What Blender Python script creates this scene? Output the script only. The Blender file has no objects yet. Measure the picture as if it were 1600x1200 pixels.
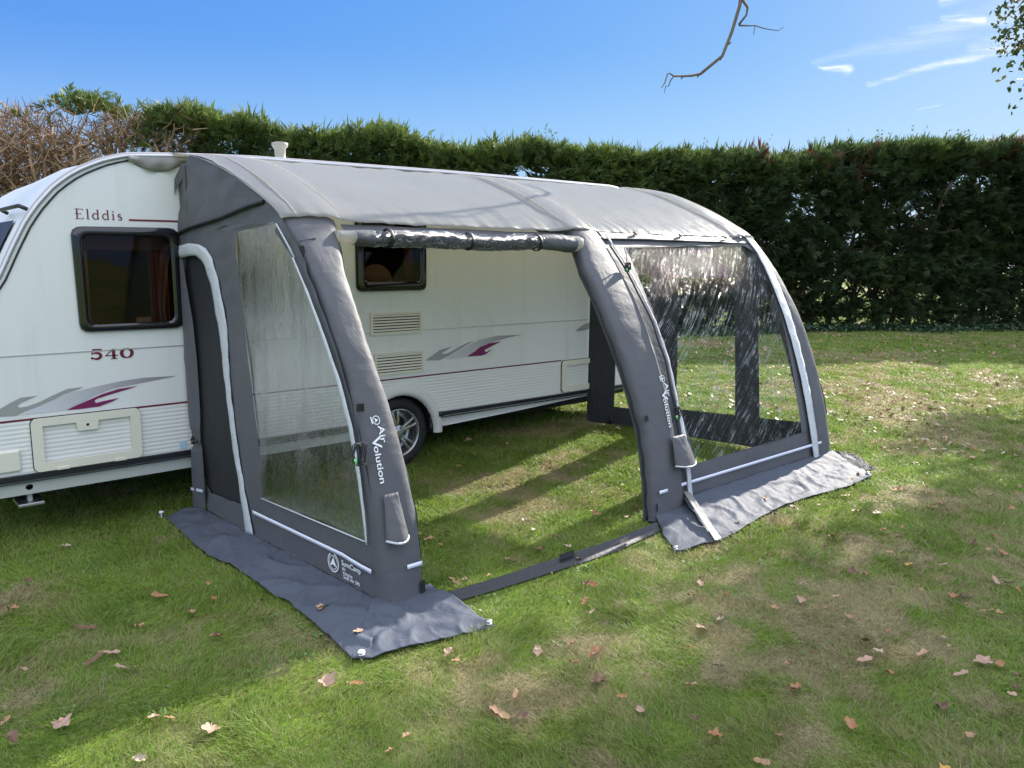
import bpy, bmesh, math, random
import numpy as np
from mathutils import Vector, Matrix, noise
R = math.radians
random.seed(7); rng = np.random.default_rng(7)
scn = bpy.context.scene
C = scn.collection

# ---------------- camera ----------------
cam = bpy.data.cameras.new('camera'); co = bpy.data.objects.new('camera', cam); C.objects.link(co); scn.camera = co
CAM = Vector((-2.2308, -5.3525, 1.76))
_F = Vector((0.65550661, 0.7382982, -0.15882963)); _Rt = Vector((0.74874154, -0.66279811, 0.00920722)); _U = Vector((0.0984743, 0.12495774, 0.98726307))
co.matrix_world = Matrix(((_Rt.x, _U.x, -_F.x, CAM.x), (_Rt.y, _U.y, -_F.y, CAM.y), (_Rt.z, _U.z, -_F.z, CAM.z), (0, 0, 0, 1)))
cam.sensor_width = 36; cam.lens = 36 * 1208.67 / 1600; cam.clip_end = 2000; cam.clip_start = 0.05
scn.render.resolution_x = 1024; scn.render.resolution_y = 768

# ---------------- light ----------------
SUN_AZ = R(11.5); SUN_EL = R(27)          # azimuth counted from +x towards +y
sd = Vector((math.cos(SUN_EL) * math.cos(SUN_AZ), math.cos(SUN_EL) * math.sin(SUN_AZ), math.sin(SUN_EL)))
sl = bpy.data.lights.new('sun', 'SUN'); so = bpy.data.objects.new('sun', sl); C.objects.link(so)
so.rotation_euler = sd.to_track_quat('Z', 'Y').to_euler(); sl.energy = 5.0; sl.angle = R(0.55); sl.color = (1.0, 0.93, 0.82)
scn.view_settings.view_transform = 'Standard'; scn.view_settings.look = 'None'
scn.view_settings.exposure = 1.12; scn.view_settings.gamma = 1.0; scn.view_settings.use_curve_mapping = False
scn.render.engine = 'CYCLES'
scn.cycles.max_bounces = 10; scn.cycles.transparent_max_bounces = 16

world = bpy.data.worlds.new('World'); scn.world = world; world.use_nodes = True
WT = world.node_tree; WT.nodes.clear()

class NB:
    """tiny helper for building node expressions"""
    def __init__(s, tree): s.t = tree
    def n(s, typ, **kw):
        x = s.t.nodes.new(typ)
        for k, v in kw.items(): setattr(x, k, v)
        return x
    def put(s, sock, v):
        if isinstance(v, bpy.types.NodeSocket): s.t.links.new(v, sock)
        elif v is not None:
            try: sock.default_value = v
            except Exception: sock.default_value = (v, v, v)
    def m(s, op, a, b=None, c=None, clamp=False):
        x = s.n('ShaderNodeMath', operation=op, use_clamp=clamp)
        s.put(x.inputs[0], a)
        if b is not None: s.put(x.inputs[1], b)
        if c is not None: s.put(x.inputs[2], c)
        return x.outputs[0]
    def ramp(s, v, a, b, lo=0.0, hi=1.0, smooth=True):
        x = s.n('ShaderNodeMapRange', interpolation_type='SMOOTHSTEP' if smooth else 'LINEAR')
        s.put(x.inputs[0], v); s.put(x.inputs[1], a); s.put(x.inputs[2], b); s.put(x.inputs[3], lo); s.put(x.inputs[4], hi)
        return x.outputs[0]
    def mix(s, f, a, b):
        x = s.n('ShaderNodeMix', data_type='RGBA')
        s.put(x.inputs[0], f); s.put(x.inputs[6], a); s.put(x.inputs[7], b)
        return x.outputs[2]
    def noise(s, vec, scale, detail=3, rough=.5, dist=0.0, col=False):
        x = s.n('ShaderNodeTexNoise'); s.put(x.inputs['Vector'], vec)
        x.inputs['Scale'].default_value = scale; x.inputs['Detail'].default_value = detail
        x.inputs['Roughness'].default_value = rough; x.inputs['Distortion'].default_value = dist
        return x.outputs[1] if col else x.outputs[0]
    def scale(s, vec, sc, rot=(0, 0, 0)):
        x = s.n('ShaderNodeMapping'); s.put(x.inputs[0], vec); x.inputs[3].default_value = sc; x.inputs[2].default_value = rot
        return x.outputs[0]

b = NB(WT)
sky = b.n('ShaderNodeTexSky', sky_type='NISHITA'); sky.sun_disc = False
sky.sun_elevation = SUN_EL; sky.sun_rotation = R(90) - SUN_AZ; sky.altitude = 50; sky.air_density = 1.0; sky.dust_density = 0.35; sky.ozone_density = 3.0
hs = b.n('ShaderNodeHueSaturation'); hs.inputs['Saturation'].default_value = 1.0; WT.links.new(sky.outputs[0], hs.inputs['Color'])
tc = b.n('ShaderNodeTexCoord'); sep = b.n('ShaderNodeSeparateXYZ'); WT.links.new(tc.outputs['Generated'], sep.inputs[0])
az = b.m('MULTIPLY', b.m('ARCTAN2', sep.outputs[1], sep.outputs[0]), 57.2958)
el = b.m('MULTIPLY', b.m('ARCSINE', sep.outputs[2]), 57.2958)
wob = b.noise(tc.outputs['Generated'], 14, 4, .6)
el_w = b.m('ADD', el, b.m('MULTIPLY', b.m('SUBTRACT', wob, .5), 1.1))
az_w = b.m('ADD', az, b.m('MULTIPLY', b.m('SUBTRACT', b.noise(tc.outputs['Generated'], 9, 3, .6), .5), 1.6))
fib = b.noise(b.scale(tc.outputs['Generated'], (18, 18, 160), (0, 0.05, 0)), 1.0, 4, .6)
cl = None
for (ax, ay, bx, by, wa, wb, s) in [   # wisps: azimuth/elevation of both ends from image pixels, widths at the ends, strength
        (28.3, 12.75, 20.5, 14.0, .30, .9, .16), (22.5, 13.9, 12, 15.0, .7, 1.4, .22), (28.0, 12.55, 26.2, 12.2, .14, .40, .75),
        (25.0, 11.3, 19.8, 12.35, .17, .30, .42), (20.6, 12.2, 10, 13.6, .28, .55, .55), (20.9, 14.8, 18.6, 14.45, .16, .35, .7),
        (21.0, 15.6, 17.8, 16.4, .3, .6, .45), (21.9, 9.55, 20.7, 9.72, .06, .06, .4), (19, 12.9, 13, 13.7, .5, .9, .3),
        (17.8, 7.1, 10, 7.5, .5, .9, .6), (25.3, 7.1, 24.2, 7.2, .25, .25, .25)]:
    dx, dy = bx - ax, by - ay; L2 = dx * dx + dy * dy
    px = b.m('SUBTRACT', az_w, ax); py = b.m('SUBTRACT', el_w, ay)
    t = b.m('DIVIDE', b.m('ADD', b.m('MULTIPLY', px, dx), b.m('MULTIPLY', py, dy)), L2, clamp=True)
    ex = b.m('SUBTRACT', px, b.m('MULTIPLY', t, dx)); ey = b.m('SUBTRACT', py, b.m('MULTIPLY', t, dy))
    d = b.m('SQRT', b.m('ADD', b.m('MULTIPLY', ex, ex), b.m('MULTIPLY', ey, ey)))
    w = b.m('ADD', b.m('MULTIPLY', t, wb - wa), wa)
    q = b.ramp(b.m('DIVIDE', d, w), 1.3, 0.0, 0, s)
    cl = q if cl is None else b.m('MAXIMUM', cl, q)
cl = b.m('MULTIPLY', cl, b.ramp(fib, .30, .70, .12, 1.2))
sc3 = b.n('ShaderNodeSeparateColor'); WT.links.new(hs.outputs[0], sc3.inputs[0])
cc3 = b.n('ShaderNodeCombineColor')      # film-like shoulder: keeps the sky blue towards the sun
for i_, (g_, p_) in enumerate(((.232, .92), (.306, .62), (.447, .16))):
    b.put(cc3.inputs[i_], b.m('MULTIPLY', b.m('POWER', b.m('MULTIPLY', sc3.outputs[i_], .115), p_), g_ / .12))
hz = b.mix(b.ramp(el, 15, 4, 0, .38), cc3.outputs[0], (2.3, 3.2, 4.1, 1))
base = b.mix(cl, hz, (4.6, 4.7, 4.8, 1))
# unseen bright cloud added behind the camera and overhead, as fill light
vd = b.n('ShaderNodeVectorMath', operation='DOT_PRODUCT'); WT.links.new(tc.outputs['Generated'], vd.inputs[0]); vd.inputs[1].default_value = (-.48, -.52, .70)
cm = b.m('MULTIPLY', b.ramp(vd.outputs['Value'], -.10, .50), b.ramp(el, 7, 24))
cm = b.m('MULTIPLY', cm, b.ramp(b.noise(tc.outputs['Generated'], 2.5, 5, .6), .25, .6, .55, 1))
mixw = b.mix(cm, base, (7.2, 7.6, 8.3, 1))
bg = b.n('ShaderNodeBackground'); WT.links.new(mixw, bg.inputs[0]); bg.inputs[1].default_value = 0.12
wo = b.n('ShaderNodeOutputWorld'); WT.links.new(bg.outputs[0], wo.inputs[0])
DATA={  # taken from image pixels, projected through the camera onto wall, awning and ground
'flame1':[[(-1.565,0.836),(-1.515,0.863),(-1.465,0.891),(-1.406,0.918),(-1.318,0.92),(-1.349,0.907),(-1.4,0.888),(-1.426,0.872),(-1.419,0.858),(-1.377,0.861),(-1.309,0.882),(-1.238,0.914),(-1.157,0.945),(-1.068,0.948),(-1.087,0.938),(-1.177,0.912),(-1.24,0.884),(-1.319,0.854),(-1.396,0.829),(-1.439,0.81),(-1.519,0.815),(-1.567,0.815)],[(-1.431,0.812),(-1.354,0.838),(-1.24,0.882),(-1.142,0.919),(-0.996,0.944),(-0.844,0.965),(-0.708,0.973),(-0.494,0.966),(-0.609,0.953),(-0.759,0.936),(-0.904,0.919),(-0.999,0.89),(-1.075,0.857),(-1.148,0.825),(-1.185,0.813),(-1.314,0.812)],[(-1.174,0.812),(-1.112,0.837),(-1.038,0.864),(-0.962,0.892),(-0.867,0.915),(-0.748,0.922),(-0.81,0.907),(-0.907,0.886),(-0.992,0.866),(-1.013,0.853),(-1.003,0.839),(-0.956,0.847),(-0.866,0.856),(-0.91,0.836),(-0.986,0.814),(-1.078,0.811)]],
'flame2':[[(1.532,0.908),(1.59,0.938),(1.687,0.987),(1.815,1.01),(1.765,0.981),(1.71,0.961),(1.722,0.949),(1.785,0.956),(1.885,0.997),(1.988,1.031),(2.075,1.042),(1.988,1.015),(1.885,0.973),(1.785,0.932),(1.686,0.899)],[(1.729,0.909),(1.885,0.968),(1.988,1.003),(2.134,1.051),(2.329,1.073),(2.646,1.065),(2.463,1.048),(2.307,1.022),(2.156,0.995),(2.05,0.941),(1.967,0.907),(1.785,0.901)],[(1.977,0.907),(2.071,0.948),(2.135,0.985),(2.242,1.011),(2.385,1.018),(2.264,0.98),(2.182,0.952),(2.199,0.932),(2.275,0.956),(2.21,0.917),(2.156,0.905)]],
'flame3':[[(3.354,1.058),(3.446,1.109),(3.607,1.153),(3.61,1.078),(3.447,1.057)]],
'win1':[(-1.071,1.887),(-1.058,1.922),(-1.026,1.936),(-0.489,1.944),(-0.453,1.933),(-0.439,1.9),(-0.438,1.326),(-0.453,1.297),(-0.486,1.286),(-1.022,1.289),(-1.05,1.299),(-1.063,1.327)],
'pane1':[(-1.01,1.866),(-0.505,1.878),(-0.512,1.342),(-1.004,1.34)],
'vent_small':[(-1.552,0.612),(-1.439,0.596),(-1.434,0.583),(-1.437,0.484),(-1.449,0.471),(-1.562,0.482)],
'hatch1':[(-1.375,0.767),(-1.362,0.785),(-0.774,0.781),(-0.758,0.771),(-0.752,0.457),(-0.771,0.444),(-1.358,0.455),(-1.374,0.473)],
'hatch1in':[(-1.316,0.73),(-1.129,0.729),(-1.119,0.677),(-1.01,0.667),(-1,0.723),(-0.811,0.73),(-0.811,0.51),(-1.316,0.509)],
'steady':[(-1.452,0.305),(-1.334,0.305)],
'hole':(-1.401,0.359),
'v2':[(1.043,0.815),(1.512,0.823),(1.514,1.007),(1.027,1.003)],
'v1':[(1.008,1.152),(1.503,1.147),(1.495,1.322),(1.001,1.34)],
'arch':[(1.138,0.612),(1.284,0.617),(1.437,0.548),(1.524,0.464),(1.567,0.346),(1.578,0.315),(1.658,0.334),(1.64,0.449),(1.569,0.57),(1.438,0.673),(1.285,0.717),(1.104,0.715),(1.279,0.309),(1.425,0.306),(1.31,0.12),(1.223,0.512),(1.531,0.291),(1.369,0.058)],
'rear_strip':[(-0.047,1.742),(-0.022,1.34),(0.003,1.078),(-0.042,0.731),(-0.097,0.535),(-0.036,0.371),(-0.029,0.16),(0.001,0.01),(-0.197,0.066),(-0.243,0.207),(-0.221,0.429),(-0.185,0.533),(-0.203,0.754),(-0.197,1.097),(-0.181,1.35),(-0.116,1.743)],
'panel_rear':[(-0.117,2.322),(-0.135,2.17),(0.012,2.033),(0.05,1.91),(-0.007,1.742)],
'flap':[(-0.014,2.358),(0.149,2.218)],
'logo':[(-1.795,0.142),(-1.719,0.12),(-1.797,0.192),(-1.866,0.126)],
'sunn':[(-1.864,0.175),(-2.008,0.175),(-1.864,0.16),(-1.867,0.149),(-1.908,0.148),(-1.883,0.126),(-1.951,0.13),(-1.878,0.11),(-2.029,0.113)],
'seam':[(0.051,1.906),(-0.2,1.942),(-0.652,1.993),(-0.975,2.044),(-1.16,2.064)],
'skirtL_out':[(-0.649,-0.036),(-0.676,-0.654),(-0.681,-0.905),(-0.636,-1.139),(-0.623,-1.353),(-0.628,-1.646),(-0.596,-1.811),(-0.613,-1.896),(-0.613,-2.083),(-0.625,-2.302),(-0.646,-2.519),(-0.58,-2.575),(-0.47,-2.581),(-0.281,-2.623),(-0.134,-2.665),(0.033,-2.708)],
'skirtL_in':[(-0.376,-0.007),(-0.344,-0.089),(-0.25,-2.119),(0.001,-2.182)],
'skirtR_out':[(1.883,-2.238),(1.662,-2.443),(1.485,-2.688),(1.743,-2.703),(1.828,-2.737),(2.029,-2.728),(2.368,-2.673),(2.801,-2.628),(3.213,-2.651),(3.662,-2.711),(4.147,-2.693)],
'skirtR_in':[(1.846,-2.272),(2.22,-2.236),(4.323,-2.25),(4.333,-2.424)],
'thr_top':[(0.02,-2.259),(0.326,-2.277),(0.939,-2.292),(1.358,-2.299),(1.795,-2.279)],
'thr_bot':[(0.02,-2.359),(0.274,-2.393),(0.917,-2.438),(1.24,-2.453),(1.528,-2.413),(1.693,-2.401)],
'txtL':[(-0.188,0.92),(-0.188,0.854),(-0.169,0.852),(-0.24,0.871),(-0.238,0.715),(-0.239,0.942),(-0.231,0.879)],
'txtM':[(2.083,0.879),(2.132,0.875),(2.113,0.846),(2.088,0.687),(2.062,0.685),(2.082,0.91)],
'stripR':[[(4.318,1.973),(4.177,1.727),(4.111,1.531),(4.011,1.261),(3.98,0.995),(3.95,0.73),(3.94,0.464),(3.954,0.301),(3.972,0.19),(3.997,0.066)],[(4.473,1.977),(4.342,1.727),(4.273,1.528),(4.18,1.254),(4.115,0.985),(4.086,0.717),(4.063,0.503),(4.062,0.286),(4.08,0.174),(4.128,0.045)]],
'midL':[(1.893,1.858),(1.806,1.613),(1.806,1.271),(1.823,0.975),(1.854,0.593),(1.842,0.255),(1.823,0.087)],
'pocketL':[(-0.261,0.581),(-0.174,0.58),(-0.168,0.509),(-0.14,0.382),(-0.177,0.368),(-0.259,0.374),(-0.288,0.418)],
'pocketM':[(2.01,0.509),(2.132,0.527),(2.238,0.353),(2.202,0.33),(2.084,0.335),(1.979,0.385)],
'buckle':[(-0.313,1.863),(-0.322,1.815)],
'leaves':[(-1.289,-0.263),(-1.554,-0.681),(-1.458,-1.476),(-1.272,-1.618),(-1.033,-1.945),(-1.438,-1.797),(-0.878,-1.536),(-1.024,-1.629),(-1.084,-1.34),(-1.022,-1.955),(-1.505,-1.819),(-1.75,-1.713),(-1.435,-1.962),(-1.396,-2.003),(-0.843,-2.576),(-0.823,-2.639),(-0.767,-2.706),(-0.738,-2.724),(-0.548,-2.044),(-0.528,-2.052),(-0.534,-2.387),(-0.839,-1.342),(-1.678,-1.027),(-1.875,-2.102),(-1.876,-2.24),(-1.45,-2.436),(-1.405,-2.48),(-1.311,-2.65),(-0.782,-3.157),(-1.562,-2.667),(-1.719,-2.247),(-0.433,-3.272),(-0.298,-3.213),(-0.438,-3.251),(0.016,-3.012),(0.062,-3.196),(0.184,-3.208),(0.022,-3.364),(0.702,-2.651),(0.737,-2.68),(0.183,-2.177),(0.244,-2.196),(0.383,-2.236),(0.628,-2.119),(0.944,-2.386),(0.667,-2.454),(0.861,-2.119),(1.189,-3.064),(1.253,-3.007),(1.023,-3.112),(0.557,-3.437),(0.925,-3.354),(0.761,-3.37),(0.518,-3.622),(0.302,-3.636),(0.912,-3.369),(0.077,-3.897),(0.258,-4.053),(1.417,-3.517),(1.6,-3.623),(0.614,-3.935),(1.231,-3.935),(0.761,-3.795),(1.057,-4.013),(1.416,-3.772),(1.031,-4.13),(0.604,-3.927),(1.549,-4.167),(1.474,-4.221),(0.917,-4.376),(0.803,-4.522),(0.533,-4.196),(1.312,-4.158),(1.452,-4.365),(1.483,-4.414),(1.303,-4.526),(2.075,-4.027),(2.132,-4.055),(2.027,-4.105),(2.034,-4.235),(2.476,-4.101),(2.502,-4.156),(2.428,-4.223),(3.029,-3.809),(2.985,-3.913),(2.834,-3.616),(2.342,-3.694),(2.003,-3.586),(2.459,-3.536),(3.15,-3.159),(2.828,-3.341),(3.754,-2.695),(3.013,-2.806),(2.578,-3.051),(2.012,-2.85),(2.114,-2.693),(2.802,-2.723),(3.383,-2.819),(0.46,-1.685),(0.469,-1.432),(0.451,-1.563),(0.624,-1.531),(1.628,-1.919),(1.563,-2.035),(1.15,-1.688),(1.073,-1.864),(3.484,-0.489),(3.167,-0.052),(3.705,0.288),(2.741,-0.218),(1.859,-0.512),(1.636,-0.933),(2.179,0.243),(1.932,-0.162),(2.357,-1.753),(1.922,-1.986),(1.73,-2.09),(1.032,-2.195),(1.103,-2.04),(2.776,-2.511),(2.569,-2.708),(2.454,-3.178),(2.99,-3.397),(2.848,-3.434),(3.086,-3.053),(3.884,-2.686),(3.854,-3.001),(2.987,-3.982),(4.478,-3.629),(4.251,-3.544),(1.992,-3.518),(1.618,-3.428),(1.255,-4.336),(1.227,-3.481),(-0.002,-3.614),(0.193,-3.2),(-0.306,-2.773)],
}
TWIGS=[(7,[(12.525,-1.202,6.4),(12.149,-1.038,5.612),(11.976,-0.937,5.365)]),(9,[(12.486,-1.251,6.008),(12.147,-1.12,5.221),(11.979,-1.013,5.023)]),(6,[(12.427,-1.326,5.42),(12.1,-1.1,5.122),(12.019,-1.011,5.199)]),(5,[(12.472,-1.429,5.127),(12.15,-1.228,4.731),(12.022,-1.167,4.485)]),(6,[(12.599,-1.267,6.401),(12.169,-1.013,5.808),(12.083,-0.962,5.69)]),]

# ---------------- generic helpers ----------------
def tag(o, label=None, cat=None, group=None, kind=None):
    if label: o['label'] = label
    if cat: o['category'] = cat
    if group: o['group'] = group
    if kind: o['kind'] = kind
    return o
def empty(name, loc, label, cat, group=None):
    o = bpy.data.objects.new(name, None); C.objects.link(o); o.location = loc; o.empty_display_size = .1
    return tag(o, label, cat, group)
def mk(name, V, F, mat=None, parent=None, smooth=True):
    me = bpy.data.meshes.new(name); me.from_pydata([tuple(v) for v in V], [], [tuple(f) for f in F]); me.update()
    if smooth: me.polygons.foreach_set('use_smooth', [True] * len(me.polygons))
    o = bpy.data.objects.new(name, me); C.objects.link(o)
    if mat: me.materials.append(mat)
    if parent:
        o.parent = parent
        o.matrix_parent_inverse = Matrix.Translation(parent_world(parent)).inverted()
    return o
def parent_world(p):
    return p.location if p.parent is None else Vector((0, 0, 0))   # parts are built in world coordinates, so only a root is displaced
def np_mk(name, V, F, mat=None, parent=None, attrs=None, smooth=False):
    V = np.asarray(V, np.float32); F = np.asarray(F, np.int32); k = F.shape[1]
    me = bpy.data.meshes.new(name); me.vertices.add(len(V)); me.vertices.foreach_set('co', V.ravel())
    me.loops.add(F.size); me.loops.foreach_set('vertex_index', F.ravel())
    me.polygons.add(len(F)); me.polygons.foreach_set('loop_start', np.arange(0, F.size, k, dtype=np.int32))
    me.polygons.foreach_set('use_smooth', np.full(len(F), smooth))
    for n, a in (attrs or {}).items():
        at = me.attributes.new(n, 'FLOAT', 'POINT'); at.data.foreach_set('value', np.asarray(a, np.float32))
    me.update(calc_edges=True); me.validate()
    if mat: me.materials.append(mat)
    o = bpy.data.objects.new(name, me); C.objects.link(o)
    if parent:
        o.parent = parent; o.matrix_parent_inverse = Matrix.Translation(parent_world(parent)).inverted()
    return o
def empty_part(name, parent):
    o = bpy.data.objects.new(name, None); C.objects.link(o); o.parent = parent; o.matrix_parent_inverse = Matrix.Translation(parent_world(parent)).inverted(); return o
class MB:
    def __init__(s): s.V = []; s.F = []
    def add(s, V, F):
        k = len(s.V); s.V += [tuple(v) for v in V]; s.F += [tuple(i + k for i in f) for f in F]; return s
    def box(s, a, c):
        x0, y0, z0 = a; x1, y1, z1 = c
        V = [(x, y, z) for x in (x0, x1) for y in (y0, y1) for z in (z0, z1)]
        return s.add(V, [(0, 1, 3, 2), (4, 6, 7, 5), (0, 4, 5, 1), (2, 3, 7, 6), (0, 2, 6, 4), (1, 5, 7, 3)])
    def tube(s, pts, rad, n=8, cap=True):
        V, F = tube_geo(pts, rad, n, cap); return s.add(V, F)
    def build(s, name, mat, parent=None, smooth=False): return mk(name, s.V, s.F, mat, parent, smooth)
def tube_geo(pts, rad, n=8, cap=True):
    pts = [Vector(p) for p in pts]; N = len(pts)
    if not hasattr(rad, '__len__'): rad = [rad] * N
    V = []; F = []; ref = None
    for i, p in enumerate(pts):
        t = (pts[min(i + 1, N - 1)] - pts[max(i - 1, 0)])
        t = t.normalized() if t.length > 1e-9 else Vector((0, 0, 1))
        if ref is None: ref = Vector((0, 0, 1)) if abs(t.z) < .9 else Vector((1, 0, 0))
        u = (ref - t * ref.dot(t)).normalized(); w = t.cross(u); ref = u
        for k in range(n):
            a = 2 * math.pi * k / n; V.append(p + (u * math.cos(a) + w * math.sin(a)) * rad[i])
    for i in range(N - 1):
        for k in range(n):
            a = i * n + k; c = i * n + (k + 1) % n; F.append((a, c, c + n, a + n))
    if cap: F.append(tuple(range(n - 1, -1, -1))); F.append(tuple(range((N - 1) * n, N * n)))
    return V, F
def bev(o, w=.004, seg=2):
    m = o.modifiers.new('bevel', 'BEVEL'); m.width = w; m.segments = seg; m.limit_method = 'ANGLE'; return o
def solid(o, t, off=0):
    m = o.modifiers.new('solidify', 'SOLIDIFY'); m.thickness = t; m.offset = off; return o
def crossings(poly, z):
    xs = []
    for i in range(len(poly)):
        (x0, z0), (x1, z1) = poly[i], poly[(i + 1) % len(poly)]
        if (z0 <= z < z1) or (z1 <= z < z0): xs.append(x0 + (x1 - x0) * (z - z0) / (z1 - z0))
    return xs
def scan(outer, holes, f3, dz=.04, dx=.06):
    """fill a polygon with holes as horizontal bands of small quads, mapped by f3(a, b)"""
    outer = [(q[0], round(q[1], 5)) for q in outer]; holes = [[(q[0], round(q[1], 5)) for q in P] for P in holes]; polys = [outer] + list(holes)
    lo = min(q[1] for q in outer); hi = max(q[1] for q in outer)
    lv = sorted(set([round(q[1], 5) for P in polys for q in P if lo <= q[1] <= hi] + [lo + dz * i for i in range(int((hi - lo) / dz) + 1)] + [hi]))
    key = set(round(q[1], 5) for P in polys for q in P); lv2 = [lv[0]]
    for z in lv[1:]:
        if z - lv2[-1] > 4e-4: lv2.append(z)
        elif z in key:
            if lv2[-1] in key: lv2.append(z)
            else: lv2[-1] = z
    cache = {}; V = []; F = []
    def vid(a, c):
        k = (round(a, 4), round(c, 4))
        if k not in cache: cache[k] = len(V); V.append(f3(a, c))
        return cache[k]
    for z0, z1 in zip(lv2, lv2[1:]):
        e = (z1 - z0) * 1e-3
        A = sorted(x for P in polys for x in crossings(P, z0 + e)); B = sorted(x for P in polys for x in crossings(P, z1 - e))
        if len(A) != len(B): continue
        for i in range(0, len(A) - 1, 2):
            a0, a1, b0, b1 = A[i], A[i + 1], B[i], B[i + 1]
            n = max(1, int(round(max(a1 - a0, b1 - b0) / dx)))
            for k in range(n):
                f = [vid(a0 + (a1 - a0) * k / n, z0), vid(a0 + (a1 - a0) * (k + 1) / n, z0), vid(b0 + (b1 - b0) * (k + 1) / n, z1), vid(b0 + (b1 - b0) * k / n, z1)]
                g = []
                for q in f:
                    if q not in g: g.append(q)
                if len(g) >= 3: F.append(tuple(g))
    return V, F
def rrect(x0, z0, x1, z1, r, n=5):
    P = []
    for cx, cz, a0 in ((x1 - r, z1 - r, 0), (x0 + r, z1 - r, 90), (x0 + r, z0 + r, 180), (x1 - r, z0 + r, 270)):
        for k in range(n + 1):
            a = R(a0 + 90 * k / n); P.append((cx + r * math.cos(a), cz + r * math.sin(a)))
    return P
def ring_strip(outer, inner, f3o, f3i):
    n = len(outer); V = [f3o(*q) for q in outer] + [f3i(*q) for q in inner]
    return V, [(i, (i + 1) % n, n + (i + 1) % n, n + i) for i in range(n)]
def stroke(pts, w):
    """flat outline of a polyline with width(s)"""
    n = len(pts); ws = w if hasattr(w, '__len__') else [w] * n; L = []; Rr = []
    for i in range(n):
        a = pts[max(i - 1, 0)]; c = pts[min(i + 1, n - 1)]; dx, dz = c[0] - a[0], c[1] - a[1]; l = math.hypot(dx, dz) or 1
        nx, nz = -dz / l, dx / l; L.append((pts[i][0] + nx * ws[i] / 2, pts[i][1] + nz * ws[i] / 2)); Rr.append((pts[i][0] - nx * ws[i] / 2, pts[i][1] - nz * ws[i] / 2))
    return L, Rr
def stroke_faces(mb, pts, w, f3):
    L, Q = stroke(pts, w); n = len(L)
    mb.add([f3(*q) for q in L] + [f3(*q) for q in Q], [(n + i, n + i + 1, i + 1, i) for i in range(n - 1)])
def resample(P, n):
    P = [Vector(p) for p in P]; d = [0]
    for a, c in zip(P, P[1:]): d.append(d[-1] + (c - a).length)
    out = []
    for i in range(n):
        t = d[-1] * i / (n - 1); k = 0
        while k < len(d) - 2 and d[k + 1] < t: k += 1
        f = (t - d[k]) / max(d[k + 1] - d[k], 1e-9); out.append(P[k].lerp(P[k + 1], min(max(f, 0), 1)))
    return out
def nz3(x, y, z): return noise.noise(Vector((x, y, z)))
# numpy value noise
_tab = rng.random((256, 256))
def vnoise(x, y):
    x = np.asarray(x, float); y = np.asarray(y, float); xi = np.floor(x).astype(int); yi = np.floor(y).astype(int)
    fx = x - xi; fy = y - yi; fx = fx * fx * (3 - 2 * fx); fy = fy * fy * (3 - 2 * fy)
    g = lambda i, j: _tab[i % 256, j % 256]
    return (g(xi, yi) * (1 - fx) + g(xi + 1, yi) * fx) * (1 - fy) + (g(xi, yi + 1) * (1 - fx) + g(xi + 1, yi + 1) * fx) * fy
def fbm(x, y, o=4):
    s = 0; a = .5; t = 0
    for i in range(o): s = s + a * vnoise(x * 2 ** i + 17.3 * i, y * 2 ** i + 9.1 * i); t += a; a *= .5
    return s / t
def sstep(a, c, x):
    t = np.clip((x - a) / (c - a), 0, 1); return t * t * (3 - 2 * t)
def ground_h(x, y):
    x = np.asarray(x, float); y = np.asarray(y, float)
    return .11 * sstep(.8, 3.8, x) * sstep(-2.2, -.2, y) + .02 * (fbm(x * .7, y * .7, 2) - .5) * sstep(.6, 2.5, np.hypot(x - 1.5, y + 2.6) - 1.2)
def gh(x, y): return float(ground_h(x, y))
BLOB = [(.9, -3.8, .7, .8), (1.6, -3.7, .5, .8), (-.35, -3.1, .35, .6), (2.5, -3.5, .6, .5), (2.2, -.9, .8, .5), (1.4, -1.3, .6, .4), (.3, -3.9, .6, .5), (8.6, -1.6, 1.0, .7),
        (6.8, -1.7, .9, .8), (10.5, -.2, 1.2, .6), (7.5, -.4, 1.1, .4), (-1.6, -1.9, .3, .35), (5.6, -2.5, .6, .5), (3.4, -4.1, .6, .4), (11, -3, 1.0, .6)]
def dryness(x, y):
    fine = fbm(x * 9, y * 9 + 40, 3); med = fbm(x * 2.7 + 60, y * 2.7, 3)
    d = sstep(.52, .80, fbm(x * 1.3 + 3, y * 1.3, 4)) * .6 + .30 * sstep(.48, .72, med)
    for bx, by, r, s in BLOB: d = d + 1.05 * s * np.exp(-((x - bx) ** 2 + (y - by) ** 2) / r ** 2) * sstep(.30, .68, fbm(x * 3.3, y * 3.3 + 9, 3))
    d = d + .10 * sstep(3, 9, x) + .10 * sstep(-1.5, .5, x) * sstep(-2.4, -3.2, y); d = d * (.45 + 1.1 * sstep(.3, .62, fine))
    return np.clip(d + .07, 0, .92)

# ---------------- materials ----------------
MATS = {}
def new_mat(name):
    m = bpy.data.materials.new(name); m.use_nodes = True; m.node_tree.nodes.clear(); MATS[name] = m
    return m, NB(m.node_tree)
def out(bld, sh):
    o = bld.n('ShaderNodeOutputMaterial'); bld.t.links.new(sh, o.inputs[0])
def pbsdf(bld, col, rough=.5, spec=.5, metal=0, normal=None, coat=0, trans=0, sheen=0):
    p = bld.n('ShaderNodeBsdfPrincipled'); bld.put(p.inputs['Base Color'], col if not (isinstance(col, tuple) and len(col) == 3) else col + (1,))
    bld.put(p.inputs['Roughness'], rough); p.inputs['Specular IOR Level'].default_value = spec; p.inputs['Metallic'].default_value = metal
    p.inputs['Coat Weight'].default_value = coat; p.inputs['Transmission Weight'].default_value = trans; p.inputs['Sheen Weight'].default_value = sheen
    if normal is not None: bld.put(p.inputs['Normal'], normal)
    return p.outputs[0]
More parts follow.
